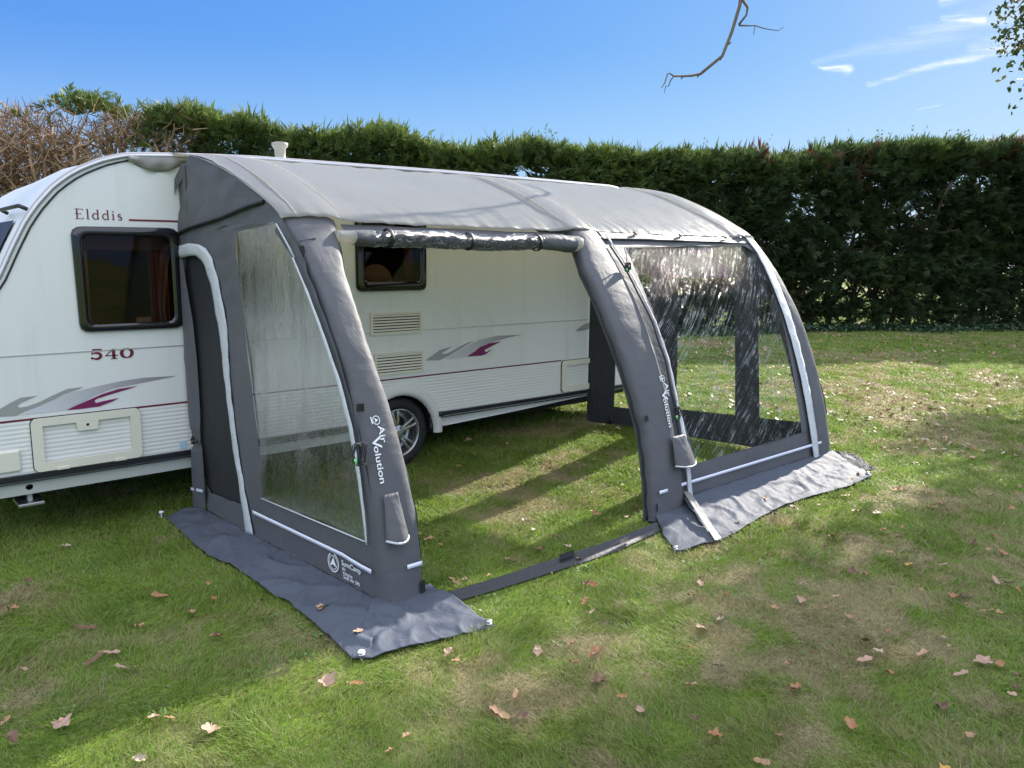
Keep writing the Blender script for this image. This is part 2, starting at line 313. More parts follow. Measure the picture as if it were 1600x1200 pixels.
def bump(bld, h, strength=.3, dist=.01, normal=None):
    x = bld.n('ShaderNodeBump'); x.inputs['Strength'].default_value = strength; x.inputs['Distance'].default_value = dist
    bld.put(x.inputs['Height'], h)
    if normal is not None: bld.put(x.inputs['Normal'], normal)
    return x.outputs[0]
def pos(bld): return bld.n('ShaderNodeNewGeometry').outputs['Position']
def attr(bld, n):
    a = bld.n('ShaderNodeAttribute'); a.attribute_name = n; return a.outputs['Fac']
def plain(name, col, rough=.5, spec=.5, metal=0, vary=.12, scale=6, coat=0, bmp=0):
    m, k = new_mat(name); P = pos(k); n = k.noise(P, scale, 4, .6)
    c = col + (1,); c0 = tuple(v * (1 - vary) for v in col) + (1,)
    nm = bump(k, k.noise(P, scale * 8, 3, .6), bmp, .004) if bmp else None
    out(k, pbsdf(k, k.mix(n, c0, c), k.ramp(n, .2, .8, rough * .85, min(1, rough * 1.15)), spec, metal, nm, coat)); return m
def fabric(name, col, rough=.5, weave=True, wr=.5, sheen=.15, wscale=(5, 5, 1.6), spec=.5, transl=0, tcol=None):
    m, k = new_mat(name); P = pos(k)
    w1 = k.noise(k.scale(P, wscale, (.3, .2, .1)), 3.0, 5, .55, .8); w2 = k.noise(k.scale(P, wscale[::-1], (.5, -.4, .3)), 7.0, 3, .5, .5)
    hgt = k.m('ADD', k.m('MULTIPLY', w1, .7), k.m('MULTIPLY', w2, .3))
    nrm = bump(k, hgt, wr, .03)
    fine = k.noise(P, 420, 1, .5); nrm = bump(k, fine, .12, .002, nrm)
    c = k.mix(k.noise(P, 2.2, 3, .5), tuple(v * .88 for v in col) + (1,), tuple(min(1, v * 1.1) for v in col) + (1,))
    s = pbsdf(k, c, rough, spec, 0, nrm, 0, 0, sheen)
    if transl:
        t = k.n('ShaderNodeBsdfTranslucent'); t.inputs[0].default_value = (tcol or col) + (1,); k.put(t.inputs['Normal'], nrm)
        mx = k.n('ShaderNodeMixShader'); mx.inputs[0].default_value = transl; k.t.links.new(s, mx.inputs[1]); k.t.links.new(t.outputs[0], mx.inputs[2]); s = mx.outputs[0]
    out(k, s); return m
F_DARK = fabric('fabric_charcoal', (.092, .096, .110), .6, wr=.34, wscale=(2.2, 2.2, 1.1), sheen=.05, spec=.3)
F_INNER = fabric('fabric_black_unlit', (.022, .025, .034), .6, wr=.6)  # near black stands for the unlit inner side, shade put into the colour
F_MESH = fabric('mesh_navy', (.008, .010, .016), .75, wr=.15, sheen=.05)
F_ROOF = fabric('fabric_light_grey', (.31, .32, .335), .34, wr=.20, sheen=.1, wscale=(2, 4, 2), transl=.50, tcol=(.92, .88, .78))
F_TRIM = fabric('trim_pale_grey', (.50, .53, .58), .42, wr=.45, wscale=(9, 9, 4))
F_SKIRT = fabric('mud_skirt_pvc', (.080, .093, .122), .66, wr=.55, sheen=0, wscale=(2, 3, 2), spec=.14)
REFL = plain('reflective_tape', (.72, .75, .9), .35, .5, vary=.05)
PRINT = plain('white_print', (.82, .84, .88), .5, vary=.04)
BLACKP = plain('black_plastic', (.012, .012, .014), .4)
ZIP = plain('black_zip', (.010, .011, .016), .6, bmp=.4)
m, k = new_mat('caravan_white_aluminium'); P = pos(k); n1 = k.noise(k.scale(P, (7, 7, .5)), 1.0, 4, .6); n2 = k.noise(P, 1.2, 3, .5)
out(k, pbsdf(k, k.mix(k.m('MULTIPLY', k.ramp(n1, .52, .8), .5), k.mix(n2, (.73, .74, .74, 1), (.77, .78, .785, 1)), (.62, .62, .58, 1)), k.ramp(n2, .3, .7, .26, .40), .5, 0, bump(k, k.noise(P, 1.6, 2, .4), .05, .05))); M_WALL = m
M_RIB = plain('caravan_white_ribbed', (.76, .765, .75), .38, vary=.03, scale=1.5)
M_SKIRT = plain('caravan_skirt', (.66, .67, .66), .35, vary=.06, scale=3)
M_CREAM = plain('cream_plastic', (.74, .72, .61), .4, vary=.04)
M_TRIM = plain('grey_metal_trim', (.55, .56, .58), .3, metal=.6, vary=.1)
M_ROOFTRIM = plain('pinkish_awning_rail', (.42, .39, .41), .5, vary=.1)
M_BLACKRAIL = plain('rubber_black', (.015, .015, .022), .38)
M_MAROON = plain('maroon_vinyl', (.155, .010, .030), .35, vary=.05)
M_PURPLE = plain('magenta_vinyl', (.20, .012, .11), .35, vary=.15, scale=4)
M_GREYV = plain('grey_vinyl', (.33, .34, .34), .35, vary=.05)
M_CHAR = plain('dark_underside', (.02, .02, .02), .8)
M_TYRE = plain('tyre_rubber', (.018, .018, .020), .75, bmp=.3)
M_ALLOY = plain('alloy', (.52, .53, .55), .28, metal=.85, vary=.06)
M_WOOD = plain('brown_wood', (.09, .035, .018), .45, vary=.4, scale=9)
M_CURT = plain('curtain_rust', (.24, .065, .035), .8, vary=.5, scale=22)
M_CREAMC = plain('cream_cloth', (.45, .40, .28), .8, vary=.2, scale=10)
M_LIME = plain('lime_plastic', (.16, .62, .20), .4)
M_STEEL = plain('galvanised_steel', (.55, .55, .57), .35, metal=.9)
M_ROPE = plain('dark_rope', (.035, .037, .045), .8, bmp=.5)
m, k = new_mat('silver_lilac_vinyl'); P = pos(k); sx = k.n('ShaderNodeSeparateXYZ'); k.t.links.new(P, sx.inputs[0])
tx = k.m('FRACT', k.m('DIVIDE', k.m('ADD', sx.outputs[0], 1.43), 3.16))    # the decal's own printed fade, repeated for the second decal
fade = k.ramp(tx, 0, .30)
out(k, pbsdf(k, k.mix(fade, (.60, .61, .66, 1), (.27, .25, .28, 1)), .35)); M_LILAC = m
m, k = new_mat('tinted_acrylic'); P = pos(k)
g = k.n('ShaderNodeBsdfGlossy'); g.inputs['Roughness'].default_value = .03; g.inputs[0].default_value = (.9, .9, .9, 1)
tr = k.n('ShaderNodeBsdfTransparent'); tr.inputs[0].default_value = (.50, .40, .33, 1)
fr = k.n('ShaderNodeFresnel'); fr.inputs[0].default_value = 1.22; fr2 = k.m('ADD', fr.outputs[0], .01)
mx = k.n('ShaderNodeMixShader'); k.put(mx.inputs[0], fr2); k.t.links.new(tr.outputs[0], mx.inputs[1]); k.t.links.new(g.outputs[0], mx.inputs[2]); out(k, mx.outputs[0]); M_GLASS = m
def vinyl(name, milk, streak_rot, strong, tint, streak_cut=.62, smooth_zone=None, ior=1.33, glint=.12, tl_col=None, gloss=1.0, grough=.12, yscale=(17, 17, 1.3), r2w=1.0):
    """clear PVC: see-through, glossy, creased; creases scatter light"""
    m, k = new_mat(name); P = pos(k)
    a = k.noise(k.scale(P, (6, 6, 6), (0, 0, 0)), 1.3, 2, .5)
    mp = k.scale(k.scale(P, (1, 1, 1), streak_rot), yscale); s1 = k.noise(mp, 2.2, 4, .6, .8)
    s2 = k.noise(k.scale(P, (9, 9, 9)), 3.0, 5, .7, 1.6)
    s2 = k.m('ADD', k.m('MULTIPLY', k.m('SUBTRACT', s2, .5), 1.0), .5)
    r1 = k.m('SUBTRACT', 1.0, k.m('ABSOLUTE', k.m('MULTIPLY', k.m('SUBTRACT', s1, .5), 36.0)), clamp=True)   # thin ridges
    r2 = k.m('SUBTRACT', 1.0, k.m('ABSOLUTE', k.m('MULTIPLY', k.m('SUBTRACT', s2, .5), 24.0)), clamp=True)
    hgt = k.m('ADD', k.m('ADD', s1, s2), k.m('MULTIPLY', k.m('ADD', r1, r2), .3))
    nrm = bump(k, hgt, strong, .02)
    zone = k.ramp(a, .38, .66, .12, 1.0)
    if smooth_zone: zone = k.m('MULTIPLY', zone, smooth_zone(k, P))
    gl = k.n('ShaderNodeBsdfGlossy'); gl.inputs['Roughness'].default_value = grough; k.put(gl.inputs['Normal'], nrm)
    df = k.n('ShaderNodeBsdfDiffuse'); df.inputs[0].default_value = tint + (1,); k.put(df.inputs['Normal'], nrm)
    tl = k.n('ShaderNodeBsdfTranslucent'); tl.inputs[0].default_value = (tl_col or tint) + (1,); k.put(tl.inputs['Normal'], nrm)
    sc = k.n('ShaderNodeAddShader'); k.t.links.new(df.outputs[0], sc.inputs[0]); k.t.links.new(tl.outputs[0], sc.inputs[1])
    tp = k.n('ShaderNodeBsdfTransparent'); k.put(tp.inputs[0], k.mix(k.m('MULTIPLY', k.m('MULTIPLY', r1, zone), .45), (.94, .955, .945, 1), (.42, .40, .34, 1)))  # reflected dark streaks put into the see-through colour along the ridges
    fr = k.n('ShaderNodeFresnel'); fr.inputs[0].default_value = ior; k.put(fr.inputs['Normal'], nrm)
    f1 = k.m('MULTIPLY', k.m('ADD', fr.outputs[0], k.m('MULTIPLY', k.m('MULTIPLY', k.m('MAXIMUM', r1, k.m('MULTIPLY', r2, r2w)), zone), glint)), gloss, clamp=True)
    m1 = k.n('ShaderNodeMixShader'); k.put(m1.inputs[0], f1); k.t.links.new(tp.outputs[0], m1.inputs[1]); k.t.links.new(gl.outputs[0], m1.inputs[2])
    f2 = k.m('ADD', milk, k.m('MULTIPLY', k.m('MULTIPLY', k.m('MAXIMUM', r1, k.m('MULTIPLY', r2, k.ramp(a, .5, .7, .0, r2w))), zone), streak_cut), clamp=True)
    m2 = k.n('ShaderNodeMixShader'); k.put(m2.inputs[0], f2); k.t.links.new(m1.outputs[0], m2.inputs[1]); k.t.links.new(sc.outputs[0], m2.inputs[2])
    out(k, m2.outputs[0]); return m
def low_clear(k, P):
    s = k.n('ShaderNodeSeparateXYZ'); k.t.links.new(P, s.inputs[0]); return k.ramp(s.outputs[2], .35, 1.25, .05, 1.0)
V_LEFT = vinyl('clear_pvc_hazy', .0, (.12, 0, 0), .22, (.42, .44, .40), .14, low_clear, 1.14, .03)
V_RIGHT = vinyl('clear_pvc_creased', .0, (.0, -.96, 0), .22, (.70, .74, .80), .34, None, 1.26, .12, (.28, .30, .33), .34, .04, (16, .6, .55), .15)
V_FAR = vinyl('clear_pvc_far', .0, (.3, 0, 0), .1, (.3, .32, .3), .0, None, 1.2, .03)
m, k = new_mat('rolled_pvc'); P = pos(k)
s2 = k.noise(k.scale(P, (5, 12, 12)), 4.0, 5, .7, 1.4); st = k.noise(k.scale(P, (3, 22, 22)), 3, 3, .6)
out(k, pbsdf(k, k.mix(k.ramp(s2, .53, .66), (.030, .034, .042, 1), (.42, .44, .47, 1)), .14, .8, 0, bump(k, k.m('ADD', s2, st), 1.0, .03), .3)); M_ROLL = m

# ground, grass
def grass_col(k, dry, rnd):
    P = pos(k); n = k.noise(P, 2.6, 4, .6); n2 = k.noise(P, 14, 3, .6)
    g1 = k.mix(n, (.098, .225, .028, 1), (.245, .370, .048, 1)); g1 = k.mix(k.m('MULTIPLY', n2, .5), g1, (.27, .35, .055, 1))
    f = k.m('ADD', dry, k.m('MULTIPLY', k.m('SUBTRACT', rnd, .5), .95), clamp=True)
    res = k.mix(k.ramp(f, .25, .8), g1, k.mix(rnd, (.50, .43, .24, 1), (.33, .27, .155, 1)))
    h_ = k.m('FRACT', k.m('MULTIPLY', rnd, 37.0))          # each blade has its own tone
    return k.mix(k.ramp(h_, 0, 1, 0, .55, False), res, k.mix(.5, res, (.035, .050, .015, 1)))
m, k = new_mat('lawn_soil'); P = pos(k)
base = grass_col(k, k.m('ADD', attr(k, 'dry'), .05), k.noise(P, 60, 3, .6))
dk = k.noise(P, 90, 4, .7)
out(k, pbsdf(k, k.mix(k.ramp(dk, .35, .7), k.mix(.55, base, (.06, .06, .03, 1)), base), .95, .1, 0, bump(k, k.noise(P, 45, 4, .7), .8, .03))); M_LAWN = m
m, k = new_mat('grass_blades')
c = grass_col(k, attr(k, 'dry'), attr(k, 'rnd'))
hv = attr(k, 'tip'); c = k.mix(k.m('MULTIPLY', hv, .35), c, (.26, .33, .10, 1))
d = k.n('ShaderNodeBsdfPrincipled'); k.put(d.inputs['Base Color'], c); d.inputs['Roughness'].default_value = .55; d.inputs['Specular IOR Level'].default_value = .3
t = k.n('ShaderNodeBsdfTranslucent'); k.put(t.inputs[0], c)
mx = k.n('ShaderNodeMixShader'); mx.inputs[0].default_value = .4; k.t.links.new(d.outputs[0], mx.inputs[1]); k.t.links.new(t.outputs[0], mx.inputs[2]); out(k, mx.outputs[0]); M_GRASS = m
def leafy(name, cols, transl=.35, rough=.55):
    m, k = new_mat(name); r = attr(k, 'rnd'); P = pos(k)
    cr = k.n('ShaderNodeValToRGB'); k.put(cr.inputs[0], r); e = cr.color_ramp.elements
    e[0].position = 0; e[0].color = cols[0][1] + (1,); e[1].position = 1; e[1].color = cols[-1][1] + (1,)
    for p, cc in cols[1:-1]: q = e.new(p); q.color = cc + (1,)
    d = k.n('ShaderNodeBsdfPrincipled'); k.put(d.inputs['Base Color'], cr.outputs[0]); d.inputs['Roughness'].default_value = rough; d.inputs['Specular IOR Level'].default_value = .35
    t = k.n('ShaderNodeBsdfTranslucent'); k.put(t.inputs[0], cr.outputs[0])
    mx = k.n('ShaderNodeMixShader'); mx.inputs[0].default_value = transl; k.t.links.new(d.outputs[0], mx.inputs[1]); k.t.links.new(t.outputs[0], mx.inputs[2]); out(k, mx.outputs[0]); return m
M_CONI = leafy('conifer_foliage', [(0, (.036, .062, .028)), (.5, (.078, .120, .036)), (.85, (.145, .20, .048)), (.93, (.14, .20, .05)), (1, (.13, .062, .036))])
M_IVY = leafy('ivy_leaves', [(0, (.018, .045, .022)), (.7, (.035, .075, .035)), (1, (.07, .12, .05))], .15, .35)
M_OAK = leafy('oak_leaves', [(0, (.035, .060, .018)), (.7, (.06, .09, .025)), (.9, (.13, .12, .03)), (1, (.18, .11, .04))], .3)
def bark(name, a, c, sc=20):
    m, k = new_mat(name); P = pos(k); n = k.noise(k.scale(P, (sc, sc, sc * .25)), 1.0, 5, .65)
    out(k, pbsdf(k, k.mix(n, a + (1,), c + (1,)), .85, .2, 0, bump(k, n, .8, .02))); return m
BARK_RED = bark('dead_conifer_bark', (.20, .13, .08), (.46, .33, .22))
BARK_DK = bark('dark_bark', (.045, .032, .024), (.14, .10, .07))
BARK_OAK = bark('oak_bark', (.07, .055, .045), (.20, .165, .13))
LEAFC = {}
for nm, cc in (('tan', (.36, .21, .11)), ('pink_tan', (.42, .27, .19)), ('rust', (.33, .155, .065)), ('brown', (.15, .08, .045)), ('yellow', (.50, .30, .06)), ('pale', (.44, .35, .25))):
    mm, k = new_mat('leaf_' + nm); P = pos(k); n = k.noise(P, 60, 4, .7)
    d = k.n('ShaderNodeBsdfPrincipled'); k.put(d.inputs['Base Color'], k.mix(n, tuple(v * .6 for v in cc) + (1,), tuple(min(1, v * 1.15) for v in cc) + (1,))); d.inputs['Roughness'].default_value = .6
    LEAFC[nm] = mm; out(k, d.outputs[0])

# ---------------- ground ----------------
def axis(lo, hi, fine0, fine1, s, n_out):
    a = np.arange(fine0, fine1 + 1e-6, s)
    g = np.geomspace(s * 1.5, abs(hi - fine1), n_out); g0 = np.geomspace(s * 1.5, abs(fine0 - lo), n_out)
    return np.concatenate([fine0 - g0[::-1], a, fine1 + g])
gx = axis(-400, 400, -5, 16, .1, 30); gy = axis(-400, 400, -6.5, 6, .1, 30)
X, Y = np.meshgrid(gx, gy, indexing='ij'); Z = ground_h(X, Y) * (np.hypot(X, Y) < 60)
nx, ny = X.shape; idx = np.arange(nx * ny).reshape(nx, ny)
Fq = np.stack([idx[:-1, :-1], idx[1:, :-1], idx[1:, 1:], idx[:-1, 1:]], -1).reshape(-1, 4)
lawn = np_mk('lawn', np.stack([X, Y, Z], -1).reshape(-1, 3), Fq, M_LAWN, None, {'dry': dryness(X, Y).ravel()}, True)
tag(lawn, kind='structure')

def inside(x, y, poly):
    r = np.zeros(len(x), bool); n = len(poly)
    for i in range(n):
        x0, y0 = poly[i]; x1, y1 = poly[(i + 1) % n]
        c = ((y0 > y) != (y1 > y)) & (x < (x1 - x0) * (y - y0) / ((y1 - y0) or 1e-9) + x0); r ^= c
    return r
SK_L = DATA['skirtL_out'] + [(0.02, -2.2), (-.27, -2.16), (-.40, .1), (-.62, .1)]
SK_R = DATA['skirtR_out'] + [(4.3, -2.3), (2.2, -2.2), (1.85, -2.2)]
THR = DATA['thr_top'] + DATA['thr_bot'][::-1]
def shrink(P, k=.97):
    cx = sum(p[0] for p in P) / len(P); cy = sum(p[1] for p in P) / len(P); return [(cx + (x - cx) * k, cy + (y - cy) * k) for x, y in P]
N = 560000
fwd = math.degrees(math.atan2(_F.y, _F.x))
th = np.radians(fwd + rng.uniform(-42, 42, N)); r = 2.0 * (30 / 2.0) ** rng.random(N) ; r = np.where(rng.random(N) < .35, rng.uniform(2.2, 14, N), r)
bx = CAM.x + r * np.cos(th); by = CAM.y + r * np.sin(th)
keep = ~(inside(bx, by, shrink(SK_L)) | inside(bx, by, shrink(SK_R)) | inside(bx, by, THR)); keep &= ~((np.abs(bx - 1.29) < .2) & (by > 0) & (by < .25))
bx, by, r = bx[keep], by[keep], r[keep]; N = len(bx)
dry = dryness(bx, by); rnd = rng.random(N)
tuft = fbm(bx * 5, by * 5, 2)
tuft = sstep(.32, .7, tuft); hgt = (.014 + .022 * tuft + .016 * rng.random(N)) * (1 + .25 * (r > 8)); hgt *= 1 - .3 * dry
straw = rng.random(N) < (.13 + .30 * dry); rnd = np.where(straw, 1.0, rnd * .93)
wid = np.clip(.0011 * r, .0030, .02) * rng.uniform(.7, 1.3, N)
ang = rng.uniform(0, 2 * np.pi, N); lean = rng.uniform(.2, 1.5, N) * hgt; lean = np.where(straw, rng.uniform(.03, .085, N), lean); hgt = np.where(straw, hgt * rng.uniform(.5, 1.0, N), hgt); dry = np.where(straw, np.clip(dry + .45, 0, .95), dry); la = 14 * fbm(bx * 2.2 + 31, by * 2.2, 3) + rng.normal(0, .9, N)
bz = ground_h(bx, by) - .002
ux, uy = np.cos(ang) * wid / 2, np.sin(ang) * wid / 2; lx, ly = np.cos(la) * lean, np.sin(la) * lean
V = np.stack([np.stack([bx - ux, by - uy, bz], -1), np.stack([bx + ux, by + uy, bz], -1),
              np.stack([bx + ux * .8 + lx * .35, by + uy * .8 + ly * .35, bz + hgt * .6], -1), np.stack([bx - ux * .8 + lx * .35, by - uy * .8 + ly * .35, bz + hgt * .6], -1),
              np.stack([bx + lx, by + ly, bz + hgt * .95], -1)], 1).reshape(-1, 3)
k5 = np.arange(N)[:, None] * 5
Ft = np.concatenate([k5 + [0, 1, 2], k5 + [0, 2, 3], k5 + [3, 2, 4]], 0)
grass = np_mk('grass', V, Ft, M_GRASS, None, {'dry': np.repeat(dry, 5), 'rnd': np.repeat(rnd, 5), 'tip': np.tile([0, 0, .5, .5, 1], N)})
# broad leaved weeds and clover in the near turf
nw = 2600; c0x = rng.uniform(-2.4, 5, 170); c0y = rng.uniform(-4.6, 1.5, 170); ci = rng.integers(0, 170, nw); wx = c0x[ci] + rng.normal(0, .04, nw); wy = c0y[ci] + rng.normal(0, .04, nw)
kp = ~(inside(wx, wy, SK_L) | inside(wx, wy, SK_R) | inside(wx, wy, THR)); wx, wy = wx[kp], wy[kp]; nw = len(wx); wz = ground_h(wx, wy) + rng.uniform(.010, .024, nw); wa = rng.uniform(0, 6.28, nw); ws = rng.uniform(.004, .009, nw); wt = rng.normal(0, .4, (nw, 2))
Q = []
for kq in range(6):
    aa = wa + kq * math.pi / 3; rr_ = ws * (1.35 if kq in (0, 3) else .8); Q.append(np.stack([wx + rr_ * np.cos(aa), wy + rr_ * np.sin(aa), wz + rr_ * (wt[:, 0] * np.cos(aa) + wt[:, 1] * np.sin(aa))], -1))
weeds = np_mk('clover', np.stack(Q, 1).reshape(-1, 3), np.arange(nw * 6).reshape(nw, 6), leafy('clover_leaves', [(0, (.07, .15, .035)), (.6, (.11, .21, .05)), (1, (.18, .29, .09))], .3, .5), None, {'rnd': np.repeat(rng.random(nw), 6)}); tag(weeds, 'clover and small broad leaved weeds in the turf', 'clover', kind='stuff')
tag(grass, 'short mown lawn grass, green with straw coloured dry patches', 'grass', kind='stuff')

# ---------------- hedge ----------------
def sprays(Pc, Dr, size, n=11, spread=.85, wf=.055):
    """fans of narrow leaflets: Pc centres, Dr main direction"""
    N = len(Pc); Dr = Dr / np.linalg.norm(Dr, axis=1, keepdims=True)
    rv = rng.normal(size=(N, 3)); S = np.cross(Dr, rv); S /= np.linalg.norm(S, axis=1, keepdims=True)
    Vs = []; Nn = np.cross(Dr, S)
    for i in range(n):
        u = (i / (n - 1) - .5) * 2; a = u * spread + rng.normal(0, .12, N)
        st = (1 - abs(u)) * .1 + rng.uniform(0, .35, N)
        d = Dr * np.cos(a)[:, None] + S * np.sin(a)[:, None] + Nn * rng.normal(0, .22, (N, 1))
        p = Pc + Dr * (st * size)[:, None]; L = size * (1 - .45 * abs(u)) * rng.uniform(.65, 1.1, N); w = np.cross(d, Nn) * (size * wf)[:, None]
        m1 = p + d * (L * .45)[:, None]; tip = p + d * L[:, None]; tip[:, 2] -= .1 * L
        Vs += [p, m1 + w, tip, m1 - w]
    V = np.stack(Vs, 1).reshape(-1, 3); m = N * n; F = np.arange(m * 4).reshape(m, 4)
    return V, F
HA = np.array([1.2, 12.9]); HB = np.array([24.5, 0.1]); HD = (HB - HA) / np.linalg.norm(HB - HA); HN = np.array([-HD[1], HD[0]]); HN = -HN if HN @ np.array([.6555, .738]) > 0 else HN   # HN points to the camera
HL = float(np.linalg.norm(HB - HA))
def hp(u, off, z):
    u = np.asarray(u, float); return np.stack([HA[0] + HD[0] * u + HN[0] * off, HA[1] + HD[1] * u + HN[1] * off, z + 0 * u], -1)
def htop(u): return np.interp(u, [-3, .0, 1, 2.5, 4, 6, 9, 12, 14, 16.5, 18, 19.5, 21, 26], [4.35, 4.5, 4.5, 4.5, 4.46, 4.29, 4.12, 4.09, 4.04, 4.15, 4.40, 4.54, 4.62, 4.60]) + .42 * (fbm(u * 1.1, np.asarray(u) * 0 + 3, 4) - .5) + .30 * (fbm(u * 3.5, np.asarray(u) * 0 + 8, 3) - .5)
hedge = empty('conifer_hedge', hp([14.], 0, 0)[0].tolist(), 'long tall dark green clipped conifer hedge running behind the caravan and lawn', 'hedge')
U0 = 2.3; U1 = HL + 5
def hedge_foliage(N, offs, rlo, rhi, topbias, size, gap):
    u = rng.uniform(U0, U1, N); T = htop(u)
    z = T * rng.random(N) ** (.75 if topbias else 1.0)
    lump = fbm(u * 1.6, z * 1.8, 3) - .5
    off = offs(N) + lump * .9
    reg = sstep(16.3, 17.6, u) * (1 - sstep(22.0, 24.0, u)) * sstep(2.0, 3.0, z) * sstep(.35, .8, T - z)
    g = fbm(u * 1.9 + 50, z * 1.9 + 7, 3); hole = sstep(.585 - .10 * reg, .66 - .10 * reg, g) * gap * (1 - sstep(.6, .2, T - z))
    hole = np.maximum(hole, .36 * sstep(.8, .15, z) * gap); left = sstep(4.6, 3.0, u) * sstep(.42, .56, fbm(u * 1.5, z * 1.5 + 70, 3)) * sstep(.0, .5, T - z) 
    keep = rng.random(N) > np.maximum(hole * .93, left)
    u, z, off, T = u[keep], z[keep], off[keep], T[keep]; n = len(u)
    P = hp(u, off, z)
    d = np.stack([HN[0] * .8 + rng.normal(0, .6, n), HN[1] * .8 + rng.normal(0, .6, n), rng.normal(.25, .35, n)], -1)
    near_top = (T - z) < .35; d[near_top, 2] += 1.1
    V, F = sprays(P, d, rng.uniform(*size, n), 11)
    lum = np.clip(.15 + .45 * rng.random(n) + .35 * sstep(.9, 0, T - z) + .5 * (fbm(u * .9, z * .9 + 30, 2) - .5) - .28 * sstep(11.5, 14.5, u), 0, .93)  # lighter towards the top: new growth and lit tops both put into the colour
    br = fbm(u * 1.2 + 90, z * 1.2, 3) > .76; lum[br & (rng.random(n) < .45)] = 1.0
    return V, F, np.repeat(lum, 44)
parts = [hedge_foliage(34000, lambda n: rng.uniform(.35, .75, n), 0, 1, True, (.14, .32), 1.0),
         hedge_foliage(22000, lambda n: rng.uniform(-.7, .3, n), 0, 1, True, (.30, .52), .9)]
# crisp tops and stray leaders
n = 9000; u = rng.uniform(U0, U1, n); P = hp(u, rng.uniform(-.6, .6, n), htop(u) + rng.uniform(-.30, .02, n)); d = np.stack([rng.normal(.15, .5, n), rng.normal(0, .5, n), rng.uniform(.3, 1.2, n)], -1)
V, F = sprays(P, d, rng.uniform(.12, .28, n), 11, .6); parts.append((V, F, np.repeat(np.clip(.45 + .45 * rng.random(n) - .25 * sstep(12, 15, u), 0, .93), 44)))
n = 330; u = rng.uniform(U0, U1, n); base = hp(u, rng.uniform(-.4, .5, n), htop(u) - .1)
LV = []; LD = []
for q in range(n):
    h_ = random.uniform(.12, .42) * (1 if random.random() < .8 else 1.6); lx_, ly_ = random.gauss(.25, .35), random.gauss(0, .2)
    for j in range(7):
        t = j / 6; LV.append(base[q] + np.array([lx_ * t * h_, ly_ * t * h_, t * h_])); LD.append([lx_ + random.gauss(0, .5), ly_ + random.gauss(0, .5), 1.0])
V, F = sprays(np.array(LV), np.array(LD), rng.uniform(.06, .13, len(LV)), 7, .8, .07); parts.append((V, F, np.repeat(rng.uniform(.5, .9, len(LV)), 28)))
# sparse green tufts standing on the bare left section
def tuft(u0, z0, ru, rz, n, o0=.1):
    u = rng.normal(u0, ru, n); z = rng.normal(z0, rz, n); P = hp(u, rng.normal(o0, .3, n), z)
    d = np.stack([rng.normal(.1, .6, n), rng.normal(-.1, .6, n), rng.uniform(.1, 1.1, n)], -1); V, F = sprays(P, d, rng.uniform(.14, .28, n), 11, .7)
    return V, F, np.repeat(rng.uniform(.55, .9, n), 44)
VA = []; FA = []; AA = []; o_ = 0
for V, F, a in parts: VA.append(V); FA.append(F + o_); AA.append(a); o_ += len(V)
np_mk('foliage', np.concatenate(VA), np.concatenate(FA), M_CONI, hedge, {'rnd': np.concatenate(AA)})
# trunks and limbs
def wander(p, d, L, r0, r1, n=7, w=.25, up=.15):
    pts = [Vector(p)]; d = Vector(d).normalized(); rad = [r0]
    for i in range(n):
        d = (d + Vector((random.gauss(0, w), random.gauss(0, w), random.gauss(up * .5, w)))).normalized(); pts.append(pts[-1] + d * L / n); rad.append(r0 + (r1 - r0) * (i + 1) / n)
    return pts, rad
hm = MB(); u = U0
while u < U1:
    p = hp([u], random.uniform(-.3, .1), -.05)[0]; T = float(htop(u)); pts, rad = wander(p, (random.gauss(0, .08), random.gauss(0, .08), 1), T - .6, .075, .02, 9, .07, .1); hm.tube(pts, rad, 6)
    for j in range(9):
        i = random.randint(1, 6); q = pts[i]; s = random.choice((-1, 1)); d = Vector((HD[0] * s * random.uniform(.3, 1) + HN[0] * random.uniform(-.4, .8), HD[1] * s * random.uniform(.3, 1) + HN[1] * random.uniform(-.4, .8), random.uniform(.1, .5)))
        a, rr = wander(q, d, random.uniform(.5, 1.0), .028, .007, 5, .18); hm.tube(a, rr, 4)
    u += random.uniform(.45, .8)
hm.build('trunks', BARK_DK, hedge, True)

bare = empty('bare_hedge', hp([2.], 0, 0)[0].tolist(), 'bare brown leafless hedge section with twisted branches at left behind caravan roof', 'hedge')
bm_ = MB(); u = -15
while u < 4.6:
    p = hp([u], random.uniform(-.5, .5), -.05)[0]; T = (4.3 if u < 2.3 else 3.7) + random.uniform(-.5, .12); pts, rad = wander(p, (random.gauss(0, .12), random.gauss(0, .1), 1), T, .085, .028, 12, .11, .16); bm_.tube(pts, rad, 6)
    for j in range(24 if u > -3 else 14):
        i = random.choice((4, 5, 6, 7, 8, 8, 9, 9, 10, 10, 11, 12)); q = pts[i]; s = random.choice((-1, 1))
        d = Vector((HD[0] * s * random.uniform(.1, 1) + HN[0] * random.uniform(-.5, .8), HD[1] * s * random.uniform(.1, 1) + HN[1] * random.uniform(-.5, .8), random.uniform(.1, 1.2)))
        a, rr = wander(q, d, random.uniform(.5, 1.1), random.uniform(.02, .042), .010, 7, .34); bm_.tube(a, rr, 5, False)
        for t_ in range(3):
            q2 = a[random.randint(2, 7)]; d2 = Vector((random.gauss(0, .7), random.gauss(0, .7), random.uniform(-.2, 1.1))); a2, r2 = wander(q2, d2, random.uniform(.2, .5), .013, .004, 5, .38)
            bm_.tube(a2, r2, 4, False)
    u += random.uniform(.15, .26) if u > -3 else random.uniform(.5, .8)
bm_.build('branches', BARK_RED, bare, True)
